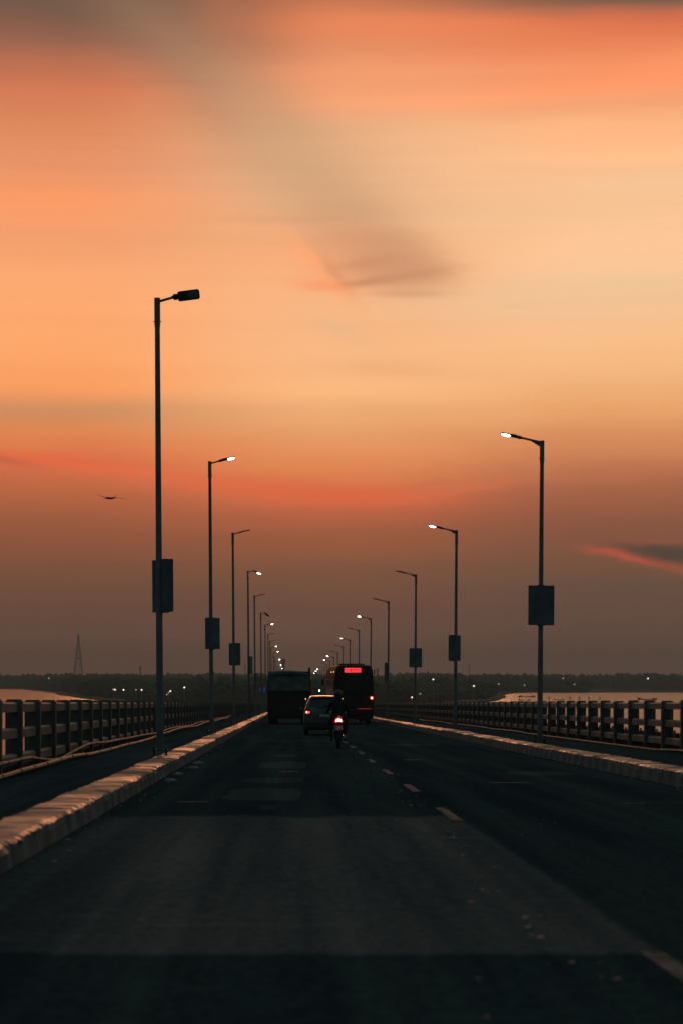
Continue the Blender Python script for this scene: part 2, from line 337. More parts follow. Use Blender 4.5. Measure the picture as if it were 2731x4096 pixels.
tag(b.build('road_grit', M['chip']), 'pale chips and grit scattered over the dark road and along both kerbs', 'grit', kind='stuff')

# kerbs: fine, uneven concrete
def kerb(x_face, x_back, seed, hgt, wl):
    s = 1 if x_back > x_face else -1; W = abs(x_back - x_face)
    ys = []; y = 8.0
    while y < 1000:
        ys.append(y); y += .045 if y < 45 else (.09 if y < 90 else (.35 if y < 200 else 2.5))
    ys.append(1000.0); ys = [-15.0, 0.0] + ys
    prof = [(-.04, -.05), (0.0, 0.0), (.015, .62), (.03, .90), (.075, .985), (.16, 1.0), (.30, 1.0), (W - .12, 1.0), (W - .03, .985), (W, .9), (W + .02, .1)]
    vs = []; fs = []; n = len(prof)
    for i, y in enumerate(ys):
        slab = math.floor((y + seed * 1.7) / 9.3); h0 = mn.noise(Vector((slab * 3.7 + seed, 5.1, 0))) * .03
        jt = ((y + seed * 1.7) / 9.3 - slab) * 9.3; joint = 1.0 if jt < .09 else 0.0
        sag = mn.noise(Vector((y * .35, seed, 2))) * .012
        for k, (px, pz) in enumerate(prof):
            rough = mn.noise(Vector((px * 1.2 * s, y * 4.2, seed + 3))) * .015 + mn.noise(Vector((px * 4, y * 10.5, seed + 8))) * .011
            zz = pz * hgt
            if 2 < k < 9: zz += rough + sag + h0 - joint * .07
            xx = px
            if k in (2, 3, 4): xx += mn.noise(Vector((y * 1.3, pz * 5, seed + 1))) * .02 + max(0, mn.noise(Vector((y * 6.5, pz * 9, seed + 21))) - .1) * .035 + mn.noise(Vector((y * 15, pz * 20, seed + 31))) * .008
            if k in (1, 2): xx += mn.noise(Vector((y * 1.1, 3.3, seed))) * .012
            if k in (8, 9): xx += mn.noise(Vector((y * 1.4, 7.7, seed))) * .06
            if k == 3: zz += min(0, mn.noise(Vector((y * 5.0, 1.1, seed)))) * .035
            if k == 2: zz -= .02 * joint
            if k < 3: xx += joint * .02
            vs.append((x_face + s * xx, y, deck(y) + zz))
        if i:
            for k in range(n - 1): fs.append(((i - 1) * n + k, (i - 1) * n + k + 1, i * n + k + 1, i * n + k))
    o = MB().add(vs, fs).build('kerb', M['kerb']); tag(o, kind='structure'); return o
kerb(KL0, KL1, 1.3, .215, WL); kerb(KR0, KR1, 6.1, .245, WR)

# lumps of broken kerb lying in the gutter
rub = [(-1.98, 34.6, .07, 'flat broken slab of kerb concrete in the left gutter, nearest of the broken pieces'),
       (-2.02, 37.6, .07, 'pale wedge of concrete against the left kerb, second nearest of the broken pieces'),
       (-1.93, 41.4, .08, 'thin concrete flake lying in the left gutter just before the nearest lamp post'),
       (-1.96, 44.5, .09, 'pale concrete slab in the left gutter just past the nearest lamp post')]
for x, y, r, lab in rub:
    b = MB(); n = 9; vs = []
    for k in range(n):
        t = 2 * PI * k / n; q = r * rg.uniform(.75, 1.2); vs.append((q * math.cos(t) * 1.5, q * math.sin(t) * 1.8, 0))
    vs += [(v[0] * .8, v[1] * .8, r * .35 + rg.uniform(0, .02)) for v in vs]
    b.add(vs, [tuple(range(n)), tuple(range(2 * n - 1, n - 1, -1))] + [(i, i + n, (i + 1) % n + n, (i + 1) % n) for i in range(n)])
    o = b.build('concrete_chunk', M['concrete']); o.location = (x, y, deck(y)); tag(o, lab, 'rubble', 'broken kerb pieces in the left gutter')

# ------------------------------------------------------------------ railings
def railing(X, s, ys, wl, side, lab):
    # s = outward direction; posts 0.30 deep, rails set back 0.07 from their inner face
    root = empty('bridge_railing', (X, ys[0], deck(ys[0]))); tag(root, lab, 'railing')
    def z(y): return ref(y) - ref(ys[0]) + 1.30
    y0, y1 = ys[0] - .3, ys[-1] + .3
    for zt, zb in ((.02, -.16), (-.44, -.62), (-.90, -1.08)):
        b = MB(); N_ = 240; vs = []; fs = []
        rr = random.Random(int(zt * 100) + 50)
        for i in range(N_ + 1):
            t = (i / N_) ** 1.8; y = y0 + (y1 - y0) * t; yl = y - ys[0]; q = z(y)
            j = mn.noise(Vector((y * .8, zt * 7, X))) * .012
            a, c = .07 * s, .20 * s
            vs += [(a, yl, q + zb), (a, yl, q + zt - .034 + j), (a + .030 * s, yl, q + zt + j), (c, yl, q + zt + j), (c, yl, q + zb)]
            if i:
                o = (i - 1) * 5
                for k in range(5): fs.append((o + k, o + (k + 1) % 5, o + 5 + (k + 1) % 5, o + 5 + k))
        fs += [(0, 1, 2, 3, 4), tuple(N_ * 5 + k for k in (4, 3, 2, 1, 0))]
        b.add(vs, fs); b.build('rail', M['concrete'], root)
    def postbox(b, y, loc=False):
        yl = 0 if loc else y - ys[0]; q = 0 if loc else z(y)
        hh = .045 + rg.uniform(-.01, .015)
        b.box((.15 * s, yl, q + (hh - 1.30 + wl - .03) / 2), (.30, .19, hh + 1.30 - wl + .03), ch=.012)
        b.box((.15 * s, yl, q + hh + .012), (.25, .14, .024))
    protos = []
    for i in range(5):
        b = MB(); postbox(b, 0, True); protos.append(b.build('post', M['post'], root))
    for i, y in enumerate(ys[:100]):
        o = protos[i] if i < 5 else protos[rg.randrange(5)].copy()
        if i >= 5: COL.objects.link(o); o.parent = root
        o.location = (rg.uniform(-.006, .006), y - ys[0], z(y)); o.rotation_euler = (rg.uniform(-.008, .008), 0, rg.uniform(-.01, .01))
    b = MB()
    for y in ys[100:]: b.box((.15 * s, y - ys[0], z(y) - .6), (.30, .19, 1.2))
    tag(b.build('post', M['post'], root), kind='stuff')
    return root
ysL = [34.3 + 2.66 * k for k in range(-3, 355)]; ysR = [51.8 + 2.66 * k for k in range(-5, 348)]
railing(RLX, -1, ysL, WL, 'left', 'grey concrete railing with three rails, left of the road behind the pipes')
railing(RRX, 1, ysR, WR, 'right', 'grey concrete railing with three rails, on the right side of the road')

root = empty('service_trough', (RRX + .42, 0, deck(0))); tag(root, 'dark concrete service trough running just outside the right railing', 'trough')
b = MB(); b.add([(x, y, ref(y) - deck(0) + z) for y in (-15, 950) for x, z in ((-.06, -1.6), (-.06, -.80), (.22, -.80), (.22, -1.6))], [(0, 1, 2, 3), (7, 6, 5, 4), (0, 4, 5, 1), (1, 5, 6, 2), (2, 6, 7, 3), (3, 7, 4, 0)])
b.build('trough_wall', M['post'], root)
b = MB()
for k in range(120): y = 30 + 1.33 * k; b.box((.08, y, ref(y) - deck(0) - .765), (.05, .05, .07))
b.build('cable_hanger', M['boltm'], root)

# ------------------------------------------------------------------ pipes along the railings
def pipe(pts, X, r, lab, extend, name='service_pipe'):
    P = []
    for px, py in pts:
        Y = X * F / (px - 663); P.append([X + rg.uniform(-.03, .03), Y, CAMZ - (py - 1561) * Y / F])
    # interpolate
    out = []
    for i in range(len(P) - 1):
        for k in range(10):
            t = k / 10; p0 = P[max(i - 1, 0)]; p1 = P[i]; p2 = P[i + 1]; p3 = P[min(i + 2, len(P) - 1)]
            out.append([.5 * (2 * b_ + (c - a) * t + (2 * a - 5 * b_ + 4 * c - d) * t * t + (-a + 3 * b_ - 3 * c + d) * t ** 3) for a, b_, c, d in zip(p0, p1, p2, p3)])
    out.append(P[-1]); off = P[-1][2] - ref(P[-1][1]); off0 = P[0][2] - ref(P[0][1])
    y = P[-1][1]
    while y < extend:
        y += 2.2; out.append([X + math.sin(y * .21) * .05 + rg.uniform(-.02, .02), y, ref(y) + off * .8 + .2 * (-1.15) + abs(math.sin(y * .13)) * .05])
    y = P[0][1]
    while y > 8: y -= 2; out.insert(0, [X + rg.uniform(-.02, .02), y, ref(y) + off0])
    for q in out: q[2] = max(q[2], ref(q[1]) - (1.17 if X < 0 else 1.24) + r * .9)
    root = empty(name, tuple(out[0])); tag(root, lab, 'pipe')
    o0 = Vector(out[0]); MB().tube([Vector(p) - o0 for p in out], r, 8).build('pipe_run', M['pipe'], root, True)
    k = 0
    for i in range(len(out) - 1):
        y = out[i][1]
        if y > 30 and y < 110 and i % 7 == 0:
            p = Vector(out[i]) - o0; d = (Vector(out[i + 1]) - Vector(out[i])).normalized() * .06
            MB().tube([p - d, p + d], r * 1.28, 8).build('coupling', M['pipe'], root, True)
    return root
pipe([(0, 1755), (26, 1750), (69, 1741), (92, 1743), (115, 1746), (141, 1742), (160, 1733), (179, 1722), (200, 1710.5), (220, 1707), (243, 1705), (270, 1700), (295, 1696), (330, 1689)], -4.62, .032,
     'thin wavy grey pipe along the foot of the left railing, the upper one', 180)
pipe([(0, 1788), (51, 1770), (95, 1759), (140, 1746), (179, 1736), (225, 1731.5), (258, 1728), (290, 1721), (315, 1710), (341, 1699), (380, 1684)], -4.36, .042,
     'thicker grey pipe lying on the left walkway, the nearer of the two', 150)
pr = pipe([(1565, 1724.5), (1540, 1723), (1512, 1722.5), (1490, 1723.5), (1468, 1723), (1438, 1719), (1397, 1711.6), (1346, 1704), (1274, 1694), (1208, 1686)], 9.5, .03,
     'slim pale pipe running along the foot of the right railing', 150)
for px in (1206, 1225, 1259, 1283, 1309, 1350, 1437, 1468):
    Y = 9.5 * F / (px - 663); v = Vector((9.62, Y, ref(Y) - 1.16)) - Vector(pr.location)
    MB().box(v, (.03, .05, .16)).build('bracket', M['pipe'], pr)

# ------------------------------------------------------------------ lamp posts
def lamp(Y, X, s, H, lit, board=None, droop=0.0, roll=0.0, armtype='tube', lab='', headlen=.46, full=True, dimlit=False):
    """s = direction of the arm (+1 to the right)."""
    zb = (ref(Y) - 1.085) if s > 0 else (ref(Y) - 1.10)
    lean = R(.36) * (-s)
    root = empty('lamp_post', (X, Y, zb)); root.rotation_euler = (rg.uniform(-.002, .002), lean * 1.0 + rg.uniform(-.0015, .0015), 0)
    tag(root, lab, 'lamp post', 'lamp posts along the left kerb' if s > 0 else 'lamp posts along the right kerb')
    ns = 16 if full else 8
    MB().tube([(0, 0, .13), (0, 0, H * .34), (0, 0, H * .345), (0, 0, H - .55)], [.076, .069, .066, .053], ns).build('pole', M['pole'], root, True)
    MB().box((0, 0, .12), (.32, .32, .022), ch=.006 if full else 0).build('base_plate', M['boltm'], root)
    for a in (-1, 1):
        for c in (-1, 1):
            b = MB().tube([(a * .125, c * .125, -.04), (a * .125, c * .125, .19)], .016, 8)
            if full: b.tube([(a * .125, c * .125, .131), (a * .125, c * .125, .158)], .028, 6)
            b.build('anchor_bolt', M['boltm'], root)
    b = MB().tube([(0, 0, H - .62), (0, 0, H - .54), (0, 0, H)], [.055, .062, .062], ns)
    b.tube([(-.085, 0, H - .49), (.085, 0, H - .49)], .010, 6)
    b.build('pole_cap', M['pole'], root, True)
    # arm
    if armtype == 'tube':
        p0 = Vector((.04 * s, 0, H - .07)); p1 = Vector((.345 * s, 0, H + .015)); b = MB().tube([p0, p1], .027, 10)
        base = p1; ang = R(13)
    else:
        L_ = .58; z0 = H - .045; b = MB()
        b.prism([(.03 * s, z0 + .03), (L_ * s, z0 + .15), (L_ * s, z0 + .095), (.30 * s, z0 + .035), (.03 * s, z0 - .13)], 1, -.02, .02)
        base = Vector((L_ * s, 0, z0 + .122)); ang = R(12)
    b.build('arm', M['pole'], root)
    # head: frame at the end of the arm, local +X along the head
    A = Matrix.Translation(base) @ (Matrix.Rotation(PI, 4, 'Z') if s < 0 else Matrix.Identity(4)) @ Matrix.Rotation(-(ang - droop), 4, 'Y') @ Matrix.Rotation(roll, 4, 'X')
    # roll turns the underside towards the oncoming camera
    h = MB(); h.T = A
    h.tube([(-.05, 0, 0), (.08, 0, 0)], .034, 10)
    h.box((.035, 0, 0), (.09, .12, .07), ch=.012)
    n = 20; poly = []
    a0, a1, hw, rc = .08, .08 + headlen, .105, .05
    for cx, cy, t0 in ((a1 - rc, hw - rc, 0), (a0 + rc, hw - rc, 90), (a0 + rc, -hw + rc, 180), (a1 - rc, -hw + rc, 270)):
        for k in range(5): t = R(t0 + 22.5 * k); poly.append((cx + rc * math.cos(t), cy + rc * math.sin(t)))
    h.prism(poly, 2, -.014, .014)
    h.box((.08 + headlen * .22, 0, .012), (headlen * .36, .13, .062), ch=.012)
    for k in range(5): h.box((.08 + headlen * (.50 + .09 * k), 0, .022), (.012, .15, .02))
    hd = h.build('lamp_head', M['head'], root)
    l = MB(); l.T = A
    l.ell((.08 + headlen * .70, 0, -.016), (headlen * .27, .078, .030 if lit else .012), 16, 8)
    l.build('lens', M['led_dim'] if dimlit else (M['led_on'] if lit else M['led_off']), hd, True)
    if board:
        bw, bh, yaw, zt, ox = board      # width, height, yaw, top height above the base, offset
        T = Matrix.Rotation(R(yaw), 4, 'Z')
        b = MB(); b.T = Matrix.Translation((ox, -.10 * math.cos(R(yaw)), 0)) @ T
        b.box((0, 0, zt - bh / 2), (bw, .012, bh))
        b.box((0, .012, zt - .03), (bw * .985, .02, .03)); b.box((0, .012, zt - bh + .03), (bw * .985, .02, .03)); b.box((-bw / 2 + .02, .012, zt - bh / 2), (.03, .022, bh - .04)); b.box((bw / 2 - .02, .012, zt - bh / 2), (.03, .022, bh - .04))
        bo = b.build('sign_board', M['board'], root)
        for zz in (zt + .004, zt - bh - .004):
            c = MB(); c.T = b.T; c.box((0, .05, zz), (.2, .09, .018)); c.build('bracket', M['boltm'], bo)
    return root
o9 = ['nearest', 'second', 'third', 'fourth', 'fifth', 'sixth', 'seventh', 'eighth', 'ninth', 'tenth', 'eleventh', 'twelfth', 'thirteenth', 'fourteenth', 'fifteenth', 'sixteenth']
HL = 9.49
# Y, x, lit, board(w,h,yaw,top,offset), droop, roll, text
LL = [(42.9, -2.66, 0, (.70, 1.09, -50, 4.06, .075), R(6), R(-66), 'unlit with flat head turned broadside, tallest in view'),
      (71.9, -2.67, 1, (.70, 1.09, 47, 4.05, .06), 0, R(-10), 'white lamp lit, board turned half away'),
      (102.0, -2.68, 0, (.70, 1.09, -36, 4.04, .05), 0, 0, 'unlit, with a dark square-looking board'),
      (131.5, -2.52, 1, (.70, 1.09, 76, 4.05, .17), R(38), R(-14), 'lit head drooping at the end of its arm'),
      (161.5, -2.60, 0, (.70, 1.05, 78, 3.4, .15), R(2), 0, 'unlit straight arm, board seen edge on'),
      (192.5, -2.52, 0, (.60, 1.0, 70, 2.8, .12), R(54), R(-50), 'unlit head hanging down at a steep angle'),
      (221.0, -2.45, 1, None, R(6), R(-10), 'lit, first lit lamp beyond the steeply hanging head'),
      (251.0, -2.45, 0, None, R(16), 0, 'unlit, arm slightly arched'),
      (280.0, -2.48, 0, None, 0, 0, 'unlit, directly after the arched one'),
      (310.0, -2.55, 1, None, 0, R(-10), 'lit, the upper of two bright lamps close together'),
      (342.0, -2.45, 1, None, 0, R(-10), 'lit, the lower of two bright lamps close together'),
      (372.0, -2.50, 0, None, 0, 0, 'unlit, seen above the truck'),
      (402.0, -2.42, 1, None, 0, R(-10), 'dimmer light above the truck roof'),
      (463.0, -2.42, 1, None, 0, R(-10), 'small light low above the truck roof'),
      (510.0, -2.30, 1, None, 0, R(-10), 'farthest light just over the truck roof')]
for i, (Y, X, lit, bd, dr, ro, tx) in enumerate(LL):
    lamp(Y, X, 1, HL, lit, bd, dr, ro, 'tube', ('nearest' if i == 0 else o9[i]) + ' lamp post on the left, ' + tx, full=i < 6)
RR = [(55.8, 6.76, 1, (.70, 1.07, 0, 4.27, 0), 'lit, wide board facing the road, tallest on this side', 0),
      (84.7, 6.80, 1, (.70, 1.05, 42, 3.88, -.05), 'lit, narrow looking turned board', 0),
      (113.8, 6.93, 0, (.70, 1.05, 3, 4.12, 0), 'unlit, board facing the road', 0),
      (143.8, 6.88, 0, (.62, 1.35, 70, 3.9, -.16), 'unlit, board seen edge on beside the bus', 0),
      (172.7, 6.80, 1, None, 'lit, rising right of the bus roof centre', 0),
      (200.0, 6.75, 0, None, 'unlit, standing behind the lit display of the bus', 0),
      (231.0, 6.78, 0, None, 'with only a faint glow at its tip', 1),
      (257.7, 6.70, 0, None, 'unlit, just past the faintly glowing one', 0),
      (288.0, 6.75, 0, None, 'unlit, last dark one before two bright lamps', 0),
      (317.0, 6.85, 1, None, 'lit, the upper of two bright lamps', 0),
      (347.0, 6.85, 1, None, 'lit, the lower of two bright lamps', 0),
      (376.0, 6.85, 0, None, 'unlit, above the side marker of the bus', 0),
      (408.0, 6.95, 0, None, 'unlit, small and dark near the tree line', 0),
      (440.0, 7.05, 1, None, 'lit, highest of the last three small lights', 0),
      (467.0, 7.05, 1, None, 'lit, middle of the last three small lights', 0),
      (500.0, 7.05, 1, None, 'lit, lowest and farthest of the small lights', 0)]
for i, (Y, X, lit, bd, tx, dim) in enumerate(RR):
    lamp(Y, X, -1, 8.18, lit or dim, bd, 0, R(8), 'gusset', o9[i] + ' lamp post on the right, ' + tx, full=i < 5, dimlit=bool(dim))

# blue road sign beyond the truck
root = empty('road_sign', (-2.95, 236, deck(236) + WL)); tag(root, 'small round blue sign on a thin post at the left kerb beside the truck', 'road sign')
MB().tube([(0, 0, 0), (0, 0, 3.2)], .04, 8).build('pole', M['pole'], root, True)
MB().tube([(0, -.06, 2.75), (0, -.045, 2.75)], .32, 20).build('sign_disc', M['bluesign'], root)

# ------------------------------------------------------------------ wheels
def wheel(parent, c, r, wd, name='wheel', tread=True):
    T = Matrix.Translation(c)
    prof = [(-.5, .62), (-.5, .90), (-.38, .985), (0, 1.0), (.38, .985), (.5, .90), (.5, .62)]
    n = 26; vs = []; fs = []
    for k in range(n):
        t = 2 * PI * k / n
        for a, q in prof: vs.append((a * wd, q * r * math.cos(t), q * r * math.sin(t)))
    m = len(prof)
    for k in range(n):
        for j in range(m - 1): fs.append((k * m + j, ((k + 1) % n) * m + j, ((k + 1) % n) * m + j + 1, k * m + j + 1))
        fs.append((k * m + m - 1, ((k + 1) % n) * m + m - 1, ((k + 1) % n) * m, k * m))
    b = MB(); b.add(vs, fs, T); w_ = b.build(name, M['rubber'], parent, True)
    b = MB(); b.tube([(-wd * .36, 0, 0), (wd * .36, 0, 0)], r * .625, 20, T); b.tube([(-wd * .47, 0, 0), (wd * .47, 0, 0)], r * .2, 12, T)
    b.build('rim', M['rim'], w_)
    return w_

# ------------------------------------------------------------------ tipper truck
def truck():
    Y = 126.0; root = empty('tipper_truck', (.04, Y, deck(Y))); tag(root, 'dark tipper truck seen from behind, its load under a pale tarpaulin', 'truck')
    b = MB(); W = 1.27
    for s in (-1, 1):
        b.box((s * (W - .03), 2.6, 1.6), (.06, 5.2, 2.1))
        for k in range(8): b.box((s * (W - .0), .25 + .68 * k, 1.6), (.10, .10, 2.05))
        b.box((s * (W - .0), 2.6, 2.66), (.13, 5.25, .10))
    b.box((0, 2.6, .60), (2.44, 5.2, .10)); b.box((0, 5.17, 1.8), (2.44, .06, 2.5))
    b.build('cargo_body', M['truck_paint'], root)
    g = MB(); g.box((0, -.02, 1.33), (2.36, .06, 1.42))
    for x in (-.95, -.32, .32, .95): g.box((x, -.07, 1.33), (.09, .06, 1.4))
    g.box((0, -.075, 2.06), (2.40, .09, .10)); g.box((0, -.075, .62), (2.40, .09, .10))
    tg = g.build('tailgate', M['truck_paint'], root)
    # tarpaulin, arched and rumpled, hanging over the rear
    vs = []; fs = []; nx, ny = 26, 30
    for j in range(ny + 1):
        for i in range(nx + 1):
            u = i / nx * 2 - 1; t = j / ny
            arch = 3.26 - .10 * abs(u) ** 2.2 - (.05 if u > 0 else 0) * u
            nz = mn.noise(Vector((u * 2.5, t * 8, 3.3)))
            if t < .35:
                q = t / .35; z = 2.06 + (arch - .0 - 2.06) * q; y = -.12 + .05 * math.sin(q * PI) + nz * .10 - (.05 * (1 - q))
                x = u * (W - .02)
            else:
                q = (t - .35) / .65; z = arch + nz * .04 + .05 * math.sin(q * PI); y = -.10 + q * 5.2; x = u * (W - .02)
            vs.append((x, y, z))
    for j in range(ny):
        for i in range(nx):
            a = j * (nx + 1) + i; fs.append((a, a + 1, a + nx + 2, a + nx + 1))
    for s in (0, nx):      # side skirts
        o = len(vs); rows = list(range(10, ny + 1))
        for j in rows: v = vs[j * (nx + 1) + s]; vs.append((v[0] * 1.012, v[1], 2.62))
        for k in range(len(rows) - 1): fs.append((rows[k] * (nx + 1) + s, rows[k + 1] * (nx + 1) + s, o + k + 1, o + k))
    MB().add(vs, fs).build('tarpaulin', M['canvas'], root, True)
    MB().tube([(-.95, -.1, 3.0), (-.3, -.14, 3.03), (.4, -.13, 3.02), (1.1, -.1, 2.98)], .035, 8).build('tarpaulin_rope', M['truck_dark'], root)
    b = MB(); b.box((0, 0.05, 3.14), (2.5, .08, .17), ch=.02); b.build('header_beam', M['truck_dark'], root)
    b = MB(); b.tube([(1.22, .02, 2.3), (1.22, .02, 3.38)], .065, 10); b.tube([(1.22, .02, 3.38), (1.22, -.02, 3.42)], .075, 10); b.build('exhaust_stack', M['truck_dark'], root)
    b = MB()
    for s in (-1, 1): b.box((s * .42, 3.6, .70), (.09, 7.6, .2))
    b.tube([(-.9, 1.0, .5), (.9, 1.0, .5)], .08); b.tube([(-.9, 2.35, .5), (.9, 2.35, .5)], .08); b.tube([(-.9, 6.7, .5), (.9, 6.7, .5)], .07)
    b.box((0, .1, .55), (2.3, .1, .16)); b.box((0, -.02, .46), (2.38, .08, .2))
    b.build('chassis', M['truck_dark'], root)
    for s in (-1, 1):
        for y in (1.0, 2.35):
            wheel(root, (s * .83, y, .5), .5, .27); wheel(root, (s * 1.12, y, .5), .5, .27)
        wheel(root, (s * 1.0, 6.7, .5), .5, .28)
        f = MB(); f.box((s * .98, .36, .50), (.58, .02, .60)); f.build('mud_flap', M['black'], root)
        t = MB(); t.box((s * 1.02, -.08, .47), (.24, .03, .11), ch=.01); t.build('tail_light', M['tail_off'], root)
    b = MB(); b.prism([(5.5, .55), (5.5, 2.7), (6.6, 2.8), (7.3, 2.6), (7.6, 1.6), (7.65, .55)], 0, -1.2, 1.2); b.build('cab', M['truck_paint'], root)
    for s in (-1, 1):
        b = MB(); b.box((s * 1.32, 7.4, 2.0), (.12, .08, .4)); b.tube([(s * 1.2, 7.4, 2.2), (s * 1.32, 7.4, 2.2)], .02, 6); b.build('side_mirror', M['black'], root)
    MB().box((.55, -.125, .80), (.4, .012, .13)).build('number_plate', M['truck_dark'], root)
truck()

# ------------------------------------------------------------------ bus
BITS = ["#.#.##.##.##.##.##.##.##.##.##.##.##",
        "####.###.####.#.##.##.#..##.##.##.#.",
        "#..###.####.#......................#",
        "#....#.#.#..........................",
        "##.#.##.###.#...####.##.#.####.####.",
        "#.##..#.#.##...#..#.#.##.#.##..#.##.",
        "##.#####.##.#..#.##.#.#.##.#.###.##.",
        "#####.####.#...###.##.###.####.#.##.",
        "##.##.##.##.#.............#.........",
        "#.##.##.##.##.##.##.##.##.##.##.##.#"]
def bus():
    Y = 126.0; root = empty('city_bus', (3.98, Y, deck(Y)), R(1.8)); tag(root, 'dark red city bus seen from behind with a glowing red destination display', 'bus')
    L_ = 10.5; H = 3.62; W = 1.20
    prof = [(0, .32), (W * .96, .32), (W, .6), (W, 1.3), (W, 2.3), (W * .985, 2.9), (W * .94, H - .28), (W * .86, H - .07), (W * .70, H), (0, H)]
    prof = prof + [(-x, z) for x, z in reversed(prof[1:-1])]
    st = [(0.0, .93, -.04), (.05, .975, -.01), (.18, 1.0, 0), (L_ - .5, 1.0, 0), (L_ - .1, .97, -.04), (L_, .9, -.1)]
    vs = []; fs = []; n = len(prof)
    for y, k, dz in st:
        for x, z in prof: vs.append((x * k, y, z + (dz if z > 2 else -dz * .4)))
    for i in range(len(st) - 1):
        for k in range(n): fs.append((i * n + k, i * n + (k + 1) % n, (i + 1) * n + (k + 1) % n, (i + 1) * n + k))
    fs += [tuple(range(n)), tuple((len(st) - 1) * n + k for k in range(n - 1, -1, -1))]
    MB().add(vs, fs).build('body', M['bus_paint'], root)
    b = MB(); b.box((0, -.012, 2.42), (1.92, .03, 1.02), ch=.05); rw = b.build('rear_window', M['glass'], root)
    f = MB(); f.box((-.35, -.034, 2.42), (.03, .012, .95)); f.box((.28, -.034, 2.42), (.03, .012, .95)); f.build('window_bar', M['black'], rw)
    d = MB(); d.box((0, -.03, 3.28), (1.36, .06, .46), ch=.03); dsp = d.build('destination_display', M['black'], root)
    g = MB(); pw, ph = 1.00 / 36, .27 / 10
    d2 = MB(); d2.box((-.09, -.064, 3.305), (.98, .006, .27)); d2.build('display_panel', M['display_bg'], dsp)
    for r_, row in enumerate(BITS):
        for c_, ch in enumerate(row):
            if ch == '#': g.box((-.59 + pw * (c_ + .5), -.072, 3.305 + .135 - ph * (r_ + .5)), (pw * .8, .008, ph * .8))
    g.build('display_dots', M['display'], dsp)
    for s in (-1, 1):
        t = MB(); t.tube([(s * 1.06, -.01, 1.62), (s * 1.06, -.04, 1.62)], .085, 16); t2 = t.build('tail_light', M['tail_on'], root)
        t = MB(); t.ell((s * 1.06, -.045, 1.61), (.05, .012, .055), 10, 6); t.build('bulb', M['tail_core'], t2)
        t = MB(); t.tube([(s * 1.06, -.01, 1.36), (s * 1.06, -.035, 1.36)], .07, 14); t.build('indicator', M['tail_off'], root)
        wheel(root, (s * 1.0, 2.9, .48), .48, .28); wheel(root, (s * 1.0, 8.3, .48), .48, .28)
        wheel(root, (s * .98, 2.0, .48), .48, .28)
        b = MB()
        for k in range(6): b.box((s * (W + .002), 1.6 + 1.45 * k, 2.25), (.02, 1.25, .95), ch=.008)
        b.build('side_window', M['glass'], root)
    e = MB(); e.box((0, -.02, 1.42), (1.5, .025, .62), ch=.02); ee = e.build('engine_cover', M['bus_paint'], root)
    v = MB()
    for k in range(7): v.box((0, -.036, 1.2 + .07 * k), (1.2, .012, .025))
    v.build('grille', M['black'], ee)
    b = MB(); b.box((0, -.05, .76), (2.34, .16, .34), ch=.05); bp_ = b.build('bumper', M['bus_paint'], root)
    r_ = MB(); r_.box((.62, -.135, .955), (.78, .012, .035)); r_.build('reflector_strip', M['red_refl'], bp_)  # lit edge of the bumper, drawn as a faintly glowing strip
    r_ = MB(); r_.box((0, -.137, .72), (.5, .012, .13)); r_.build('number_plate', M['truck_dark'], bp_)
    for x, y, z in ((-1.22, .3, 3.20), (-1.22, 3.2, 3.20), (-1.1, .02, 3.40)):
        MB().ell((x, y, z), (.035, .05, .05), 8, 6).build('marker_lamp', M['amber'] if y > .1 else M['tail_off'], root)
    for s in (-1, 1):
        b = MB(); b.tube([(s * 1.15, L_ - .1, 2.9), (s * 1.38, L_ + .15, 2.8)], .02, 6); b.box((s * 1.4, L_ + .15, 2.55), (.16, .08, .4), ch=.02); b.build('side_mirror', M['black'], root)
    b = MB(); b.box((0, 3.2, H + .05), (1.5, 2.2, .12), ch=.04); b.build('roof_unit', M['bus_paint'], root)
    b = MB(); b.box((1.23, .1, 3.2), (.06, .18, .3), ch=.02); b.build('camera_pod', M['black'], root)
bus()

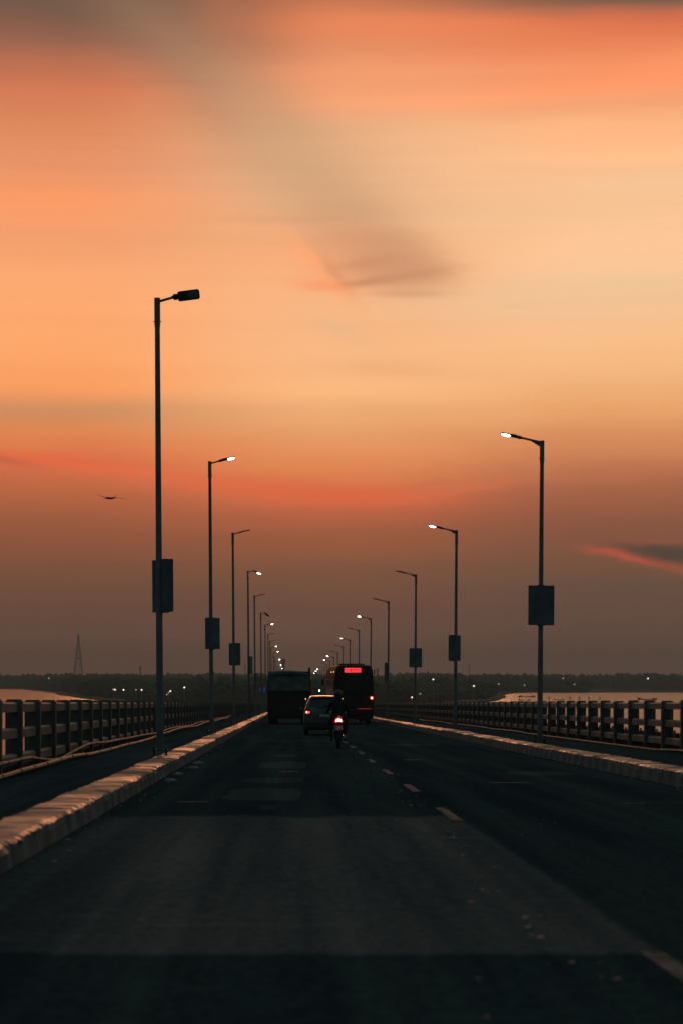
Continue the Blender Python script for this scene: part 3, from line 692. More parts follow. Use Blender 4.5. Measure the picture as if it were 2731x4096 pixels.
# ------------------------------------------------------------------ hatchback
def car():
    Y = 83.0; root = empty('hatchback_car', (1.44, Y, deck(Y))); tag(root, 'pale hatchback car seen from behind with its brake light glowing, behind the motorcycle', 'car')
    def sec(y, hw, zb, belt, rf, rw):
        return [(0, zb), (hw * .92, zb), (hw, zb + .15), (hw * 1.0, (zb + belt) / 2), (hw * .965, belt), ((hw * .965 + rw) / 2, (belt + rf) / 2 + .02), (rw, rf - .07), (rw * .88, rf - .012), (rw * .5, rf), (0, rf + .006)]
    st = [(-.02, .74, .34, .70, .80, .62), (.02, .80, .27, .92, 1.04, .70), (.10, .83, .24, .99, 1.18, .69), (.26, .84, .22, 1.0, 1.46, .62), (.36, .84, .22, 1.0, 1.555, .60), (.6, .84, .2, 1.0, 1.585, .60), (1.4, .84, .2, .98, 1.60, .61),
          (2.1, .84, .2, .96, 1.55, .60), (2.6, .83, .2, .93, 1.22, .66), (2.9, .82, .2, .90, .98, .70), (3.4, .78, .22, .80, .86, .66), (3.58, .68, .3, .6, .7, .55)]
    half = [sec(*s) for s in st]; vs = []; fs = []; n = 18
    for (y, *_), h in zip(st, half):
        full = h + [(-x, z) for x, z in reversed(h[1:-1])]
        n = len(full); vs += [(x, y, z) for x, z in full]
    for i in range(len(st) - 1):
        for k in range(n): fs.append((i * n + k, i * n + (k + 1) % n, (i + 1) * n + (k + 1) % n, (i + 1) * n + k))
    fs += [tuple(range(n)), tuple((len(st) - 1) * n + k for k in range(n - 1, -1, -1))]
    MB().add(vs, fs).build('body', M['car_paint'], root, True)
    # rear window, following the hatch slope
    g = MB(); rows = [(.060, 1.03, .64), (.10, 1.17, .625), (.245, 1.45, .555), (.275, 1.50, .53)]; v2 = []; f2 = []
    for j, (y, z, hw) in enumerate(rows):
        for i in range(9): u = i / 8 * 2 - 1; v2.append((u * hw, y - .03 + .03 * u * u, z))
    for j in range(3):
        for i in range(8): a = j * 9 + i; f2.append((a, a + 1, a + 10, a + 9))
    g.add(v2, f2); g.build('rear_window', M['glass'], root, True)
    b = MB(); b.box((0, .24, 1.565), (1.06, .20, .035), ch=.012); b.build('roof_spoiler', M['car_paint'], root)
    b = MB(); b.tube([(.05, .02, 1.06), (-.32, .0, 1.12)], .012, 6); b.ell((.05, .02, 1.055), (.03, .03, .03), 8, 6); b.build('rear_wiper', M['black'], root)
    b = MB(); b.box((0, -.03, .43), (1.60, .16, .34), ch=.06); b.build('bumper', M['car_dark'], root)
    for s in (-1, 1):
        t = MB(); t.prism([(s * .56, .85), (s * .80, .84), (s * .81, 1.0), (s * .72, 1.13), (s * .60, 1.0)], 1, -.04, .10); tl = t.build('tail_light', M['tail_off'], root)
        t = MB(); t.ell((s * .70, -.035, .935), (.058, .02, .055), 12, 7); t.build('lamp', M['tail_on'], tl, True)
        t = MB(); t.ell((s * .715, -.052, .938), (.025, .012, .03), 8, 6); t.build('bulb', M['tail_core'], tl, True)
        t = MB(); t.ell((s * .62, -.035, .93), (.026, .012, .045), 8, 6); t.build('bulb', M['tail_on'], tl, True)
        wheel(root, (s * .73, .65, .29), .29, .18); wheel(root, (s * .73, 2.95, .29), .29, .18)
        b = MB(); b.box((s * .93, 2.35, 1.02), (.16, .09, .12), ch=.03); b.tube([(s * .8, 2.38, 1.0), (s * .9, 2.36, 1.01)], .02, 6); b.build('door_mirror', M['car_paint'], root)
        b = MB(); b.prism([(.75, 1.02), (1.0, 1.43), (1.45, 1.48), (1.45, 1.01)], 0, s * .735, s * .76); b.prism([(1.52, 1.01), (1.52, 1.48), (2.05, 1.43), (2.5, 1.0)], 0, s * .735, s * .76); b.build('side_window', M['glass'], root)
    p = MB(); p.box((0, -.035, .80), (.50, .03, .15), ch=.01); pl = p.build('plate_recess', M['car_dark'], root)
    p = MB(); p.box((0, -.055, .80), (.42, .008, .115)); p.build('number_plate', M['plate'], pl)
car()

# ------------------------------------------------------------------ motorcycle and rider
BY = 58.8; BX = 1.41
def bike():
    root = empty('motorcycle', (BX, BY, deck(BY))); tag(root, 'small dark motorcycle with a glowing arched tail light, ridden ahead in the left lane', 'motorcycle')
    def bw(c, r, wd):
        T = Matrix.Translation(c); n = 36; vs = []; fs = []; m = 8
        for k in range(n):
            t = 2 * PI * k / n
            for j in range(m):
                q = 2 * PI * j / m; rr = r - wd / 2 + wd / 2 * math.cos(q); vs.append((wd / 2 * math.sin(q), rr * math.cos(t), rr * math.sin(t)))
        for k in range(n):
            for j in range(m): fs.append((k * m + j, ((k + 1) % n) * m + j, ((k + 1) % n) * m + (j + 1) % m, k * m + (j + 1) % m))
        o = MB().add(vs, fs, T).build('wheel', M['rubber'], root, True)
        b = MB()
        for k in range(6):
            t = 2 * PI * k / 6; b.tube([(0, 0, 0), (0, (r - wd) * math.cos(t), (r - wd) * math.sin(t))], .014, 6, T)
        b.tube([(-.06, 0, 0), (.06, 0, 0)], .06, 12, T); b.build('rim', M['rim'], o)
    bw((0, 0.0, .30), .30, .105); bw((0, 1.27, .30), .30, .09)
    b = MB(); b.tube([(0, .5, .45), (0, .45, .7), (0, -.1, .76), (0, -.28, .80)], .025); b.tube([(0, .5, .45), (0, .85, .55), (0, 1.0, .92)], .03); b.tube([(0, 1.0, .92), (0, .5, .8), (0, .1, .74)], .025)
    for s in (-1, 1):
        b.tube([(s * .09, 0, .3), (s * .09, .5, .38)], .018); b.tube([(s * .10, 0, .34), (s * .10, .08, .68)], .028)
    b.build('frame', M['black'], root, True)
    b = MB(); b.box((0, .55, .42), (.26, .36, .26), ch=.05); b.tube([(0, .62, .5), (0, .75, .68)], .09, 14); b.build('engine', M['rim'], root)
    b = MB(); b.ell((0, .62, .87), (.15, .28, .13), 18, 12); b.build('fuel_tank', M['bikepaint'], root, True)
    b = MB(); b.box((0, .12, .80), (.25, .72, .09), ch=.035); b.build('seat', M['black'], root)
    b = MB(); b.tube([(.14, .6, .38), (.16, .2, .30), (.17, -.22, .36)], [.022, .035, .045], 12); b.build('exhaust', M['chrome'], root, True)
    b = MB()
    for k in range(10):
        t = R(75 + 12 * k); a = (0, .335 * math.cos(t), .30 + .335 * math.sin(t)); t2 = t + R(12.5); c = (0, .335 * math.cos(t2), .30 + .335 * math.sin(t2))
        b.prism([(a[1], a[2]), (c[1], c[2]), (c[1] * 1.03, c[2] + .008), (a[1] * 1.03, a[2] + .008)], 0, -.075, .075)
    b.box((0, -.33, .60), (.16, .03, .36), ch=.01); b.build('rear_mudguard', M['black'], root)
    b = MB(); b.prism([(.95, .62), (1.1, .67), (1.45, .64), (1.6, .5), (1.45, .61), (1.1, .63)], 0, -.06, .06); b.build('front_mudguard', M['bikepaint'], root)
    b = MB()
    for s in (-1, 1): b.tube([(s * .09, 1.27, .3), (s * .09, 1.03, .98)], .02)
    b.build('front_fork', M['chrome'], root, True)
    b = MB(); b.tube([(-.36, .83, 1.00), (-.2, .92, 1.03), (0, 1.0, 1.0), (.2, .92, 1.03), (.36, .83, 1.00)], .013); b.build('handlebar', M['chrome'], root, True)
    for s in (-1, 1):
        g = MB(); g.tube([(s * .25, .88, 1.015), (s * .38, .82, .998)], .019, 10); g.build('grip', M['black'], root, True)
        m_ = MB(); m_.tube([(s * .24, .9, 1.03), (s * .31, .86, 1.18)], .006, 6); m_.ell((s * .335, .85, 1.20), (.055, .015, .035), 12, 8); m_.build('mirror', M['black'], root, True)
        t = MB(); t.tube([(s * .05, -.30, .80), (s * .13, -.31, .80)], .008, 6); t.ell((s * .15, -.32, .80), (.03, .025, .022), 8, 6); t.build('indicator', M['tail_off'], root, True)
    b = MB(); b.tube([(0, 1.06, .92), (0, 1.18, .92)], [.07, .085], 16); b.build('headlamp', M['black'], root, True)
    # tail light: arched lens, three times brighter in the middle
    def arch(w_, h_, z0, y0, y1, k=14):
        pts = [(-w_ / 2, z0)] + [(-w_ / 2 * math.cos(PI * i / k), z0 + h_ * (.25 + .75 * math.sin(PI * i / k))) for i in range(k + 1)] + [(w_ / 2, z0), (w_ * .18, z0 + h_ * .10), (-w_ * .18, z0 + h_ * .10)]
        b = MB(); b.prism(pts, 1, y0, y1); return b
    hs = MB(); hs.box((0, -.28, .835), (.22, .20, .15), ch=.035); hs.build('tail_cowl', M['bikepaint'], root)
    tl = arch(.200, .120, .765, -.405, -.37).build('tail_light', M['tail_on'], root)
    arch(.155, .085, .780, -.413, -.404).build('bulb', M['tail_hot'], tl)
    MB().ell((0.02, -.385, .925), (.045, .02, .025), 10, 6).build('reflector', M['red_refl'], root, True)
    p = MB(); p.box((0, -.365, .60), (.215, .010, .125)); p.build('number_plate', M['plate'], root)
    b = MB()
    for s in (-1, 1): b.tube([(s * .09, -.2, .86), (s * .12, -.36, .90), (0, -.40, .90)], .012, 8)
    b.build('grab_rail', M['chrome'], root, True)
bike()

def rider():
    root = empty('person', (BX, BY, deck(BY))); tag(root, 'rider in dark clothes and dark helmet sitting on the motorcycle, seen from behind', 'person')
    V = []; E = []; Rd = []
    def p(x, y, z, r, pr=None):
        V.append((x, y, z)); Rd.append(r)
        if pr is not None: E.append((pr, len(V) - 1))
        return len(V) - 1
    pel = p(0, .08, .93, (.19, .14)); sp = p(0, .10, 1.08, (.185, .13), pel); ch = p(0, .16, 1.24, (.21, .135), sp); up = p(0, .19, 1.345, (.15, .10), ch)
    nk = p(0, .215, 1.42, (.06, .06), up); hd = p(0, .24, 1.50, (.08, .09), nk); p(0, .245, 1.585, (.07, .08), hd)
    for s in (-1, 1):
        sh = p(s * .175, .19, 1.335, (.068, .065), up); el = p(s * .262, .38, 1.12, (.060, .060), sh); wr = p(s * .312, .66, 1.045, (.036, .032), el); pa = p(s * .322, .745, 1.035, (.036, .022), wr)
        for k, (dx, ln) in enumerate(((-.028, .9), (-.010, 1.0), (.010, .95), (.028, .78))):
            a = p(s * .322 + dx, .775, 1.045, (.010, .010), pa); b2 = p(s * .322 + dx, .775 + .050 * ln, 1.037, (.009, .009), a)
            c = p(s * .322 + dx, .775 + .066 * ln, 1.012, (.0085, .0085), b2); p(s * .322 + dx, .775 + .048 * ln, .985, (.008, .008), c)
        t1 = p(s * (.322 - .036), .74, 1.022, (.011, .011), pa); t2 = p(s * (.322 - .042), .785, .995, (.010, .010), t1); p(s * (.322 - .036), .815, .980, (.009, .009), t2)
        hp = p(s * .10, .10, .90, (.10, .10), pel); kn = p(s * .225, .50, .77, (.072, .075), hp); cf = p(s * .215, .42, .58, (.062, .065), kn); an = p(s * .19, .36, .36, (.042, .045), cf)
        hl = p(s * .195, .33, .30, (.042, .04), an); p(s * .20, .52, .285, (.038, .03), hl)
    me = bpy.data.meshes.new('body'); me.from_pydata(V, E, []); me.update()
    o = bpy.data.objects.new('body', me); COL.objects.link(o); o.parent = root
    md = o.modifiers.new('Skin', 'SKIN'); md.use_smooth_shade = True
    for i, sv in enumerate(me.skin_vertices[0].data): sv.radius = Rd[i]; sv.use_root = (i == 0)
    o.modifiers.new('Sub', 'SUBSURF').levels = 1; o.modifiers['Sub'].render_levels = 2
    me.materials.append(M['cloth'])
    # helmet with a visor and a slight rim
    b = MB(); b.ell((0, .235, 1.545), (.128, .150, .135), 24, 16); b.tube([(0, .22, 1.42), (0, .22, 1.47)], [.112, .122], 22); h = b.build('helmet', M['helmet'], root, True)
    b = MB(); b.ell((0, .285, 1.55), (.112, .115, .06), 20, 12); b.build('visor', M['glass'], h, True)
    # jacket hem and collar
    b = MB(); b.tube([(0, .075, .86), (0, .08, .93), (0, .09, 1.02)], [.185, .19, .175], 20); b.build('jacket_hem', M['cloth'], root, True)
    b = MB(); b.tube([(0, .205, 1.385), (0, .215, 1.43)], [.085, .075], 16); b.build('collar', M['cloth'], root, True)
    for s in (-1, 1):
        b = MB(); b.box((s * .20, .44, .265), (.09, .27, .075), ch=.03); b.build('shoe', M['black'], root)
rider()

# ------------------------------------------------------------------ birds
def bird(name, loc, L_, lab, rz=0):
    root = empty(name, loc, rz); tag(root, lab, 'bird')
    b = MB(); k = L_
    prof = [(-.24, .012, .004), (-.19, .035, .004), (-.12, .048, 0), (-.02, .058, -.006), (.10, .052, -.006), (.18, .030, .004), (.26, .022, .012), (.34, .012, .022)]
    vs = []; fs = []; n = 10
    for x, r, z in prof:
        for j in range(n): t = 2 * PI * j / n; vs.append((x * k, r * k * math.cos(t), (z + r * .78 * math.sin(t)) * k))
    for i in range(len(prof) - 1):
        for j in range(n): fs.append((i * n + j, i * n + (j + 1) % n, (i + 1) * n + (j + 1) % n, (i + 1) * n + j))
    fs += [tuple(range(n)), tuple((len(prof) - 1) * n + j for j in range(n - 1, -1, -1))]
    b.add(vs, fs); b.build('body', M['feather'], root, True)
    def wing(pts, nm='wing'):
        # pts: spine points (x,y,z,chord,thickness) from root to tip
        vs = []; fs = []
        for (x, y, z, c, t) in pts:
            vs += [(x * k, (y - c / 2) * k, z * k), (x * k, y * k, (z + t) * k), (x * k, (y + c / 2) * k, z * k), (x * k, y * k, (z - t * .3) * k)]
        for i in range(len(pts) - 1):
            for j in range(4): fs.append((i * 4 + j, i * 4 + (j + 1) % 4, i * 4 + 4 + (j + 1) % 4, i * 4 + 4 + j))
        fs += [(0, 1, 2, 3), tuple((len(pts) - 1) * 4 + j for j in (3, 2, 1, 0))]
        MB().add(vs, fs).build(nm, M['feather'], root)
    wing([(.0, -.02, .03, .20, .02), (-.15, -.12, .035, .22, .016), (-.32, -.25, .055, .20, .014), (-.45, -.36, .10, .15, .012), (-.56, -.44, .155, .06, .010)])
    wing([(.02, .04, .03, .20, .02), (.22, .2, .045, .22, .013), (.42, .34, .045, .18, .010), (.62, .46, .025, .12, .007), (.78, .55, -.005, .04, .005)])
    wing([(.12, 0, .03, .06, .012), (.24, 0, .075, .09, .012), (.34, 0, .125, .12, .010), (.38, 0, .15, .03, .006)], 'tail')
    wing([(-.20, 0, .0, .05, .014), (-.28, 0, -.028, .05, .016), (-.33, 0, -.050, .015, .006)], 'head')
bY = 90.0
bird('bird', ((253 - 663) * bY / F, bY, CAMZ + (1561 - 1144.5) * bY / F), .92, 'dark bird gliding with raised wings in the orange sky left of the nearest lamp post')
bird('bird', ((345 - 663) * 200 / F, 200, CAMZ + (1561 - 1497) * 200 / F), .30, 'tiny distant bird, a speck low in the sky right of the lattice tower', .8)

# ------------------------------------------------------------------ far bank: towers, masts, trees, woods, lamps, boats
def gz(): return 1.0
def lattice(X, Y, H, W, lab):
    root = empty('lattice_tower', (X, Y, 1.0)); tag(root, lab, 'tower')
    lv = [0]; h = 0
    while h < H * .94: h += max(2.2, W * (1 - h / H) * 1.0); lv.append(min(h, H * .95))
    def c(z, sx, sy): q = W / 2 * (1 - z / H) ** 1.12 + .35; return Vector((sx * q, sy * q, z))
    cs = [(-1, -1), (1, -1), (1, 1), (-1, 1)]
    for sx, sy in cs: MB().tube([c(z, sx, sy) for z in lv], .40, 6).build('leg', M['lattice'], root)
    b = MB()
    for i in range(len(lv) - 1):
        for k in range(4):
            a, d = cs[k], cs[(k + 1) % 4]
            b.tube([c(lv[i], *a), c(lv[i + 1], *d)], .22, 4); b.tube([c(lv[i], *d), c(lv[i + 1], *a)], .22, 4); b.tube([c(lv[i + 1], *a), c(lv[i + 1], *d)], .22, 4)
    b.build('bracing', M['lattice'], root)
    b = MB(); b.tube([(0, 0, H * .93), (0, 0, H * 1.04)], [.5, .2], 6); b.build('spire', M['lattice'], root)
    b = MB(); b.tube([(1.2, -3.4, H * .53), (1.2, -3.9, H * .53)], 1.6, 12); b.build('antenna_dish', M['lattice'], root)
def PX(px, Y): return (px - 663) * Y / F
lattice(PX(180.5, 3350), 3350, (1561 - 1452) * 3350 / F + 13, 17.5, 'tall tapering lattice tower on the far left bank above the trees')
def mast(px, Y, ytop, r, lab, name='mast'):
    ztop = CAMZ + (1561 - ytop) * Y / F; root = empty(name, (PX(px, Y), Y, 1.0)); tag(root, lab, name)
    MB().tube([(0, 0, 0), (0, 0, ztop - 1)], [r, r * .75], 8).build('shaft', M['lattice'], root)
    b = MB()
    for k in range(3): b.box((0, -r, (ztop - 1) * (.97 - .05 * k)), (r * 2.6, r * 1.6, r * .9))
    b.build('platform', M['lattice'], root)
mast(323, 3350, 1530, 1.4, 'short mast on the tree line between the lattice tower and the nearest lamp post')
mast(563, 3000, 1525, .8, 'thin hazy mast right of the third left lamp post')
mast(651, 2600, 1513, 2.1, 'hazy mast rising over the truck roof')
mast(866, 2600, 1535, 1.2, 'short dark chimney on the skyline just right of the bus', 'chimney')
mast(1076, 3300, 1524, .55, 'very thin hazy mast right of the second right lamp post')

def inside(x, y):
    c = False; j = len(SH) - 1
    for i in range(len(SH)):
        xi, yi = SH[i]; xj, yj = SH[j]
        if (yi > y) != (yj > y) and x < (xj - xi) * (y - yi) / (yj - yi) + xi: c = not c
        j = i
    return c
bm = bmesh.new(); bmesh.ops.create_icosphere(bm, subdivisions=2, radius=1); ICO_V = [v.co.copy() for v in bm.verts]; bm.verts.index_update(); ICO_F = [[v.index for v in f.verts] for f in bm.faces]; bm.free()
bm = bmesh.new(); bmesh.ops.create_icosphere(bm, subdivisions=1, radius=1); ICO1_V = [v.co.copy() for v in bm.verts]; bm.verts.index_update(); ICO1_F = [[v.index for v in f.verts] for f in bm.faces]; bm.free()
def clump(b, x, y, z, r, rz, rnd, jit=.32, hi=False):
    o = len(b.v); VV, FF = (ICO_V, ICO_F) if hi else (ICO1_V, ICO1_F)
    for v in VV:
        q = 1 + rnd.uniform(-jit, jit); b.v.append((x + v.x * r * q, y + v.y * r * q, z + v.z * rz * q))
    b.f += [tuple(i + o for i in f) for f in FF]
class Raw(MB):
    def build(s, name, m, parent=None, smooth=False):
        me = bpy.data.meshes.new(name); me.from_pydata(s.v, [], s.f); me.update(); me.materials.append(m)
        o = bpy.data.objects.new(name, me); COL.objects.link(o)
        if parent: o.parent = parent
        return o
rt = random.Random(5)
near = Raw(); far = Raw()
def canopy(x, y): return 11.0 + 3.5 * mn.noise(Vector((x * .02, y * .006, 1))) + 2.0 * mn.noise(Vector((x * .09, y * .03, 4)))
cnt = 0
while cnt < 1500:          # near promontory
    y = 985 + 1250 * rt.random() ** 1.5; x = rt.uniform(-270, 250)
    if not inside(x, y) or not inside(x - 10, y - 6) or not inside(x + 10, y - 6) or (-9 < x < 13 and y < 1100): continue
    h = canopy(x, y) * rt.uniform(.8, 1.12) * (1.0 if y < 1500 else 1.18)
    if x > 70 and y < 1600: h *= .72
    if x < -60 and y < 1500: h *= .7
    if y > 2000 and x > 180: h *= .6
    r = rt.uniform(3.5, 6.5)
    clump(near, x, y, h * .42, r, h * .46, rt)
    clump(near, x + rt.uniform(-3, 3), y - 1, h * .78, r * .7, h * .26, rt); clump(near, x + rt.uniform(-4, 4), y, h * .66, r * .6, h * .22, rt)
    cnt += 1
cnt = 0
while cnt < 2300:          # far shore
    y = 2250 + 1350 * rt.random() ** 1.2; x = rt.uniform(-.155, .215) * y
    if not inside(x, y) or not inside(x, y - 25): continue
    if x > 330 and y < 3000: continue
    h = (15.5 + (y - 2300) * .0046) * (1 + .22 * mn.noise(Vector((x * .012, y * .002, 2))) + .14 * mn.noise(Vector((x * .05, y * .02, 9)))) * rt.uniform(.92, 1.06)
    if x < -.118 * y: h *= .93
    r = rt.uniform(6, 11)
    clump(far, x, y, h * .45, r, h * .5, rt); clump(far, x + rt.uniform(-5, 5), y - 2, h * .84, r * .55, h * .24, rt)
    cnt += 1
tag(near.build('riverside_wood', M['leaf']), 'dark dense wood covering the near promontory ahead of the bridge', 'wood', kind='stuff')
tag(far.build('far_wood', M['leaf']), 'hazy grey-green belt of trees along the far shore', 'wood', kind='stuff')

def tree(px, Y, ytop, lab, wide=1.0, zb=1.0):
    X = PX(px, Y); H = CAMZ + (1561 - ytop) * Y / F - zb; root = empty('tree', (X, Y, zb)); tag(root, lab, 'tree')
    b = MB(); b.tube([(0, 0, -.3), (.1 * H * .1, 0, H * .3), (0, .2, H * .6)], [H * .035, H * .026, H * .012], 8)
    for k in range(5):
        t = 2 * PI * k / 5; b.tube([(0, 0, H * (.3 + .05 * k)), (math.cos(t) * H * .2 * wide, math.sin(t) * H * .2, H * (.55 + .05 * k))], [H * .014, H * .005], 6)
    b.build('trunk', M['bark'], root)
    c = Raw()
    for k in range(34):
        t = rt.uniform(0, 2 * PI); q = rt.random() ** .5 * .30 * H * wide; zz = H * rt.uniform(.42, .92); q *= 1.1 - abs(zz / H - .62) * 1.6
        clump(c, math.cos(t) * q, math.sin(t) * q, zz, H * rt.uniform(.07, .13), H * rt.uniform(.05, .09), rt, .38, True)
    c.build('crown', M['leaf'], root)
tree(1155, 1930, 1573, 'round dark tree alone near the tip of the right shore', 1.25)
tree(1128, 1700, 1571, 'broad tree at the right end of the dark promontory', 1.3)
tree(1095, 1500, 1568, 'tall dark crown near the right end of the promontory, left of the broad tree', 1.2)
tree(157, 3240, 1545, 'crown rising above the far tree line just left of the lattice tower', 1.2)
tree(265, 3240, 1546, 'crown with a flat top above the far tree line right of the lattice tower', 1.1)
tree(310, 3230, 1545.5, 'pointed crown on the skyline just left of the short mast', .8)
tree(513, 2700, 1545, 'broad crown above the skyline just right of the second left lamp post', 1.4)
tree(985, 2700, 1547, 'crown above the skyline right of the third right lamp post', 1.1)
tree(1392, 3150, 1550, 'crown on the far right skyline right of the nearest right lamp post', 1.1)
tree(1540, 3150, 1551, 'crown at the right end of the far skyline', 1.2)

def bank_lamp(px, py, lab, r=.5, strong=True, m=None):
    Y = None; u = (px - 663) / F
    for k in range(980, 3400, 10):
        if inside(u * k, k) and inside(u * k, k + 12): Y = k + 6; break
    if Y is None: Y = 1400
    Y = max(Y, 985) - 2
    z = CAMZ - (py - 1561) * Y / F; X = u * Y; root = empty('shore_lamp', (X, Y, 1.0)); tag(root, lab, 'shore lamp', 'lamps on the far bank')
    k = Y / 1200
    MB().tube([(0, .2, 0), (0, .2, z - 1 + .4)], .12, 6).build('pole', M['lattice'], root)
    MB().tube([(0, .2, z - 1 + .5 * k), (0, -.3, z - 1 + .45 * k)], .08, 6).build('arm', M['lattice'], root)
    MB().ell((0, -.35, z - 1), (r * k, r * .6 * k, r * k * .9), 10, 7).build('lamp', m or (M['bank_on'] if strong else M['bank_dim']), root, True)
BL = [(265, 1584, 1, 'bright shore lamp, leftmost bright one of the row left of the nearest lamp post'), (261, 1583.5, 0, 'dim lamp close beside the leftmost bright shore lamp'),
      (284.5, 1584.5, 1, 'shore lamp in the row, second bright one from the left'), (313, 1584.5, 0, 'dim shore lamp between two brighter ones, left of the nearest lamp post'), (326, 1584.5, 1, 'shore lamp just left of the nearest lamp post board pole'),
      (392, 1587.5, 1, 'shore lamp just right of the nearest lamp post, highest of three in a slanting row'), (388, 1590.5, 0, 'middle lamp of three in a slanting row right of the nearest lamp post'), (384, 1595, 0, 'lowest lamp of three in a slanting row right of the nearest lamp post'),
      (424, 1579, 1, 'brightest shore lamp between the nearest and second left lamp posts'), (571, 1593, 1, 'small shore lamp beside the fourth left lamp post'),
      (993.7, 1560.5, 1, 'bright light high on the tree line between the second and third right lamp posts'), (1087, 1575.5, 1, 'shore lamp just right of the second right lamp post'),
      (1144, 1571, 0, 'faint shore lamp above the lone round tree'), (963.6, 1593.6, 0, 'small shore lamp low, right of the third right lamp post'), (945, 1601.6, 1, 'shore lamp lowest of all, left of the third right lamp post'),
      (1292, 1558, 0, 'dim pair of lights on the far skyline right of the nearest right lamp post'), (1486.8, 1558.5, 1, 'single light on the skyline at the far right'), (1203, 1574, 0, 'very faint light left of the nearest right lamp post'), (1318, 1572, 0, 'faint light in the far wood right of the nearest right lamp post'),
      (113, 1558, 0, 'faint light on the far left skyline left of the lattice tower'), (712, 1557, 0, 'faint amber light on the tree line between truck and bus')]
for px, py, st_, lab in BL: bank_lamp(px, py, lab, .40 if st_ else .34, bool(st_))
# green signal light seen between truck and bus
Yg = 560; root = empty('traffic_signal', (-1.95 + .0, Yg, deck(Yg))); root.location.x = PX(734, Yg)
tag(root, 'green signal light on a post between the truck and the bus', 'signal')
zz = CAMZ - (1586.6 - 1561) * Yg / F - deck(Yg)
MB().tube([(0, .15, 0), (0, .15, zz + .3)], .06, 8).build('pole', M['pole'], root); MB().box((0, .1, zz), (.36, .22, .9), ch=.03).build('housing', M['black'], root); MB().ell((0, -.04, zz), (.17, .08, .17), 14, 8).build('green_lamp', M['green_on'], root, True)

def boat(px0, px1, py, lab, flip=1):
    Y = CAMZ * F / (py - 1561); xa, xb = PX(px0, Y), PX(px1, Y); L_ = xb - xa
    root = empty('wooden_boat', ((xa + xb) / 2, Y, 0), 0.05 if flip > 0 else PI - .05); tag(root, lab, 'boat', 'boats on the right water')
    st = []; n = 14; vs = []; fs = []
    for i in range(n + 1):
        t = i / n; x = (t - .5) * L_; wdt = .085 * L_ * (math.sin(PI * min(1, t * .94 + .03)) ** .55); sh = .5 + 1.1 * (1 - t) ** 5 + .35 * t ** 6; sh *= L_ / 13; kz = -.25 + .4 * (1 - t) ** 6
        vs += [(x, -wdt, sh), (x, -wdt * .75, kz + .1), (x, 0, kz - .1), (x, wdt * .75, kz + .1), (x, wdt, sh), (x, wdt * .85, sh - .25 * L_ / 13), (x, -wdt * .85, sh - .25 * L_ / 13)]
    for i in range(n):
        for k in range(7): fs.append((i * 7 + k, i * 7 + (k + 1) % 7, i * 7 + 7 + (k + 1) % 7, i * 7 + 7 + k))
    fs += [tuple(range(7)), tuple(n * 7 + k for k in range(6, -1, -1))]
    MB().add(vs, fs).build('hull', M['boatwood'], root)
    b = MB()
    for q in (-.25, 0, .25): b.box((q * L_, 0, .42 * L_ / 13), (.3 * L_ / 13 + .1, .15 * L_, .08))
    b.build('thwart', M['boatwood'], root)
    b = MB(); b.box((.36 * L_, 0, .9 * L_ / 13), (.16 * L_, .10 * L_, .55 * L_ / 13), ch=.05); b.build('engine_box', M['boatwood'], root)
boat(1463, 1508, 1607.5, 'long low wooden boat on open water near the right edge')
boat(1271, 1294, 1608.0, 'small boat just right of the nearest right lamp post')
boat(1189, 1227, 1601.2, 'long moored boat left of the nearest right lamp post, upper of two', -1)
boat(1190, 1219, 1608.8, 'moored boat left of the nearest right lamp post, lower of two')
boat(1442, 1451, 1605.5, 'tiny rowing boat left of the long boat')
for px, lab in ((1260, 'first fishing stake in the river right of the nearest right lamp post'), (1307.5, 'second fishing stake from the lamp post, right of the small boat'), (1329.5, 'third fishing stake from the lamp post'), (1351, 'fourth fishing stake from the lamp post'), (1376, 'rightmost fishing stake standing in the river')):
    Y = 1390.0; root = empty('fishing_stake', (PX(px, Y), Y, 0)); tag(root, lab, 'stake', 'fishing stakes in the river')
    MB().tube([(0, 0, -.5), (.1, 0, 2.4)], .28, 6).build('stake_shaft', M['boatwood'], root); MB().box((.1, 0, 2.2), (.9, .5, .5), ch=.1).build('float', M['boatwood'], root)

# ------------------------------------------------------------------ haze
HZ = MB().box((0, 3000, 57), (9800, 8800, 118)).build('haze', M['black']); HZ.data.materials.clear()
hm = bpy.data.materials.new('air'); hm.use_nodes = True; N, L = nodes(hm); N.remove(N['Principled BSDF'])
pv = N.new('ShaderNodeVolumePrincipled'); pv.inputs['Color'].default_value = (.84, .76, .66, 1); pv.inputs['Density'].default_value = 0.00020; pv.inputs['Anisotropy'].default_value = 0.0
L.new(pv.outputs[0], N['Material Output'].inputs['Volume']); HZ.data.materials.append(hm); tag(HZ, 'thin dusk haze over the river', 'haze', kind='stuff')

# ------------------------------------------------------------------ sky
wd = bpy.data.worlds.new("World"); scn.world = wd; wd.use_nodes = True
N = wd.node_tree.nodes; L = wd.node_tree.links; bg = N['Background']
tc = N.new('ShaderNodeTexCoord'); sp = N.new('ShaderNodeSeparateXYZ'); L.new(tc.outputs['Generated'], sp.inputs[0])
def mth(op, a, b=None, c=None, clamp=False):
    n = N.new('ShaderNodeMath'); n.operation = op; n.use_clamp = clamp
    for i, v in enumerate((a, b, c)):
        if v is None: continue
        if isinstance(v, (int, float)): n.inputs[i].default_value = v
        else: L.new(v, n.inputs[i])
    return n.outputs[0]
X_, Y_, Z_ = sp.outputs
az = mth('ARCTAN2', X_, Y_); hor = mth('SQRT', mth('ADD', mth('MULTIPLY', X_, X_), mth('MULTIPLY', Y_, Y_)))
el = mth('DIVIDE', Z_, mth('MAXIMUM', hor, .05))
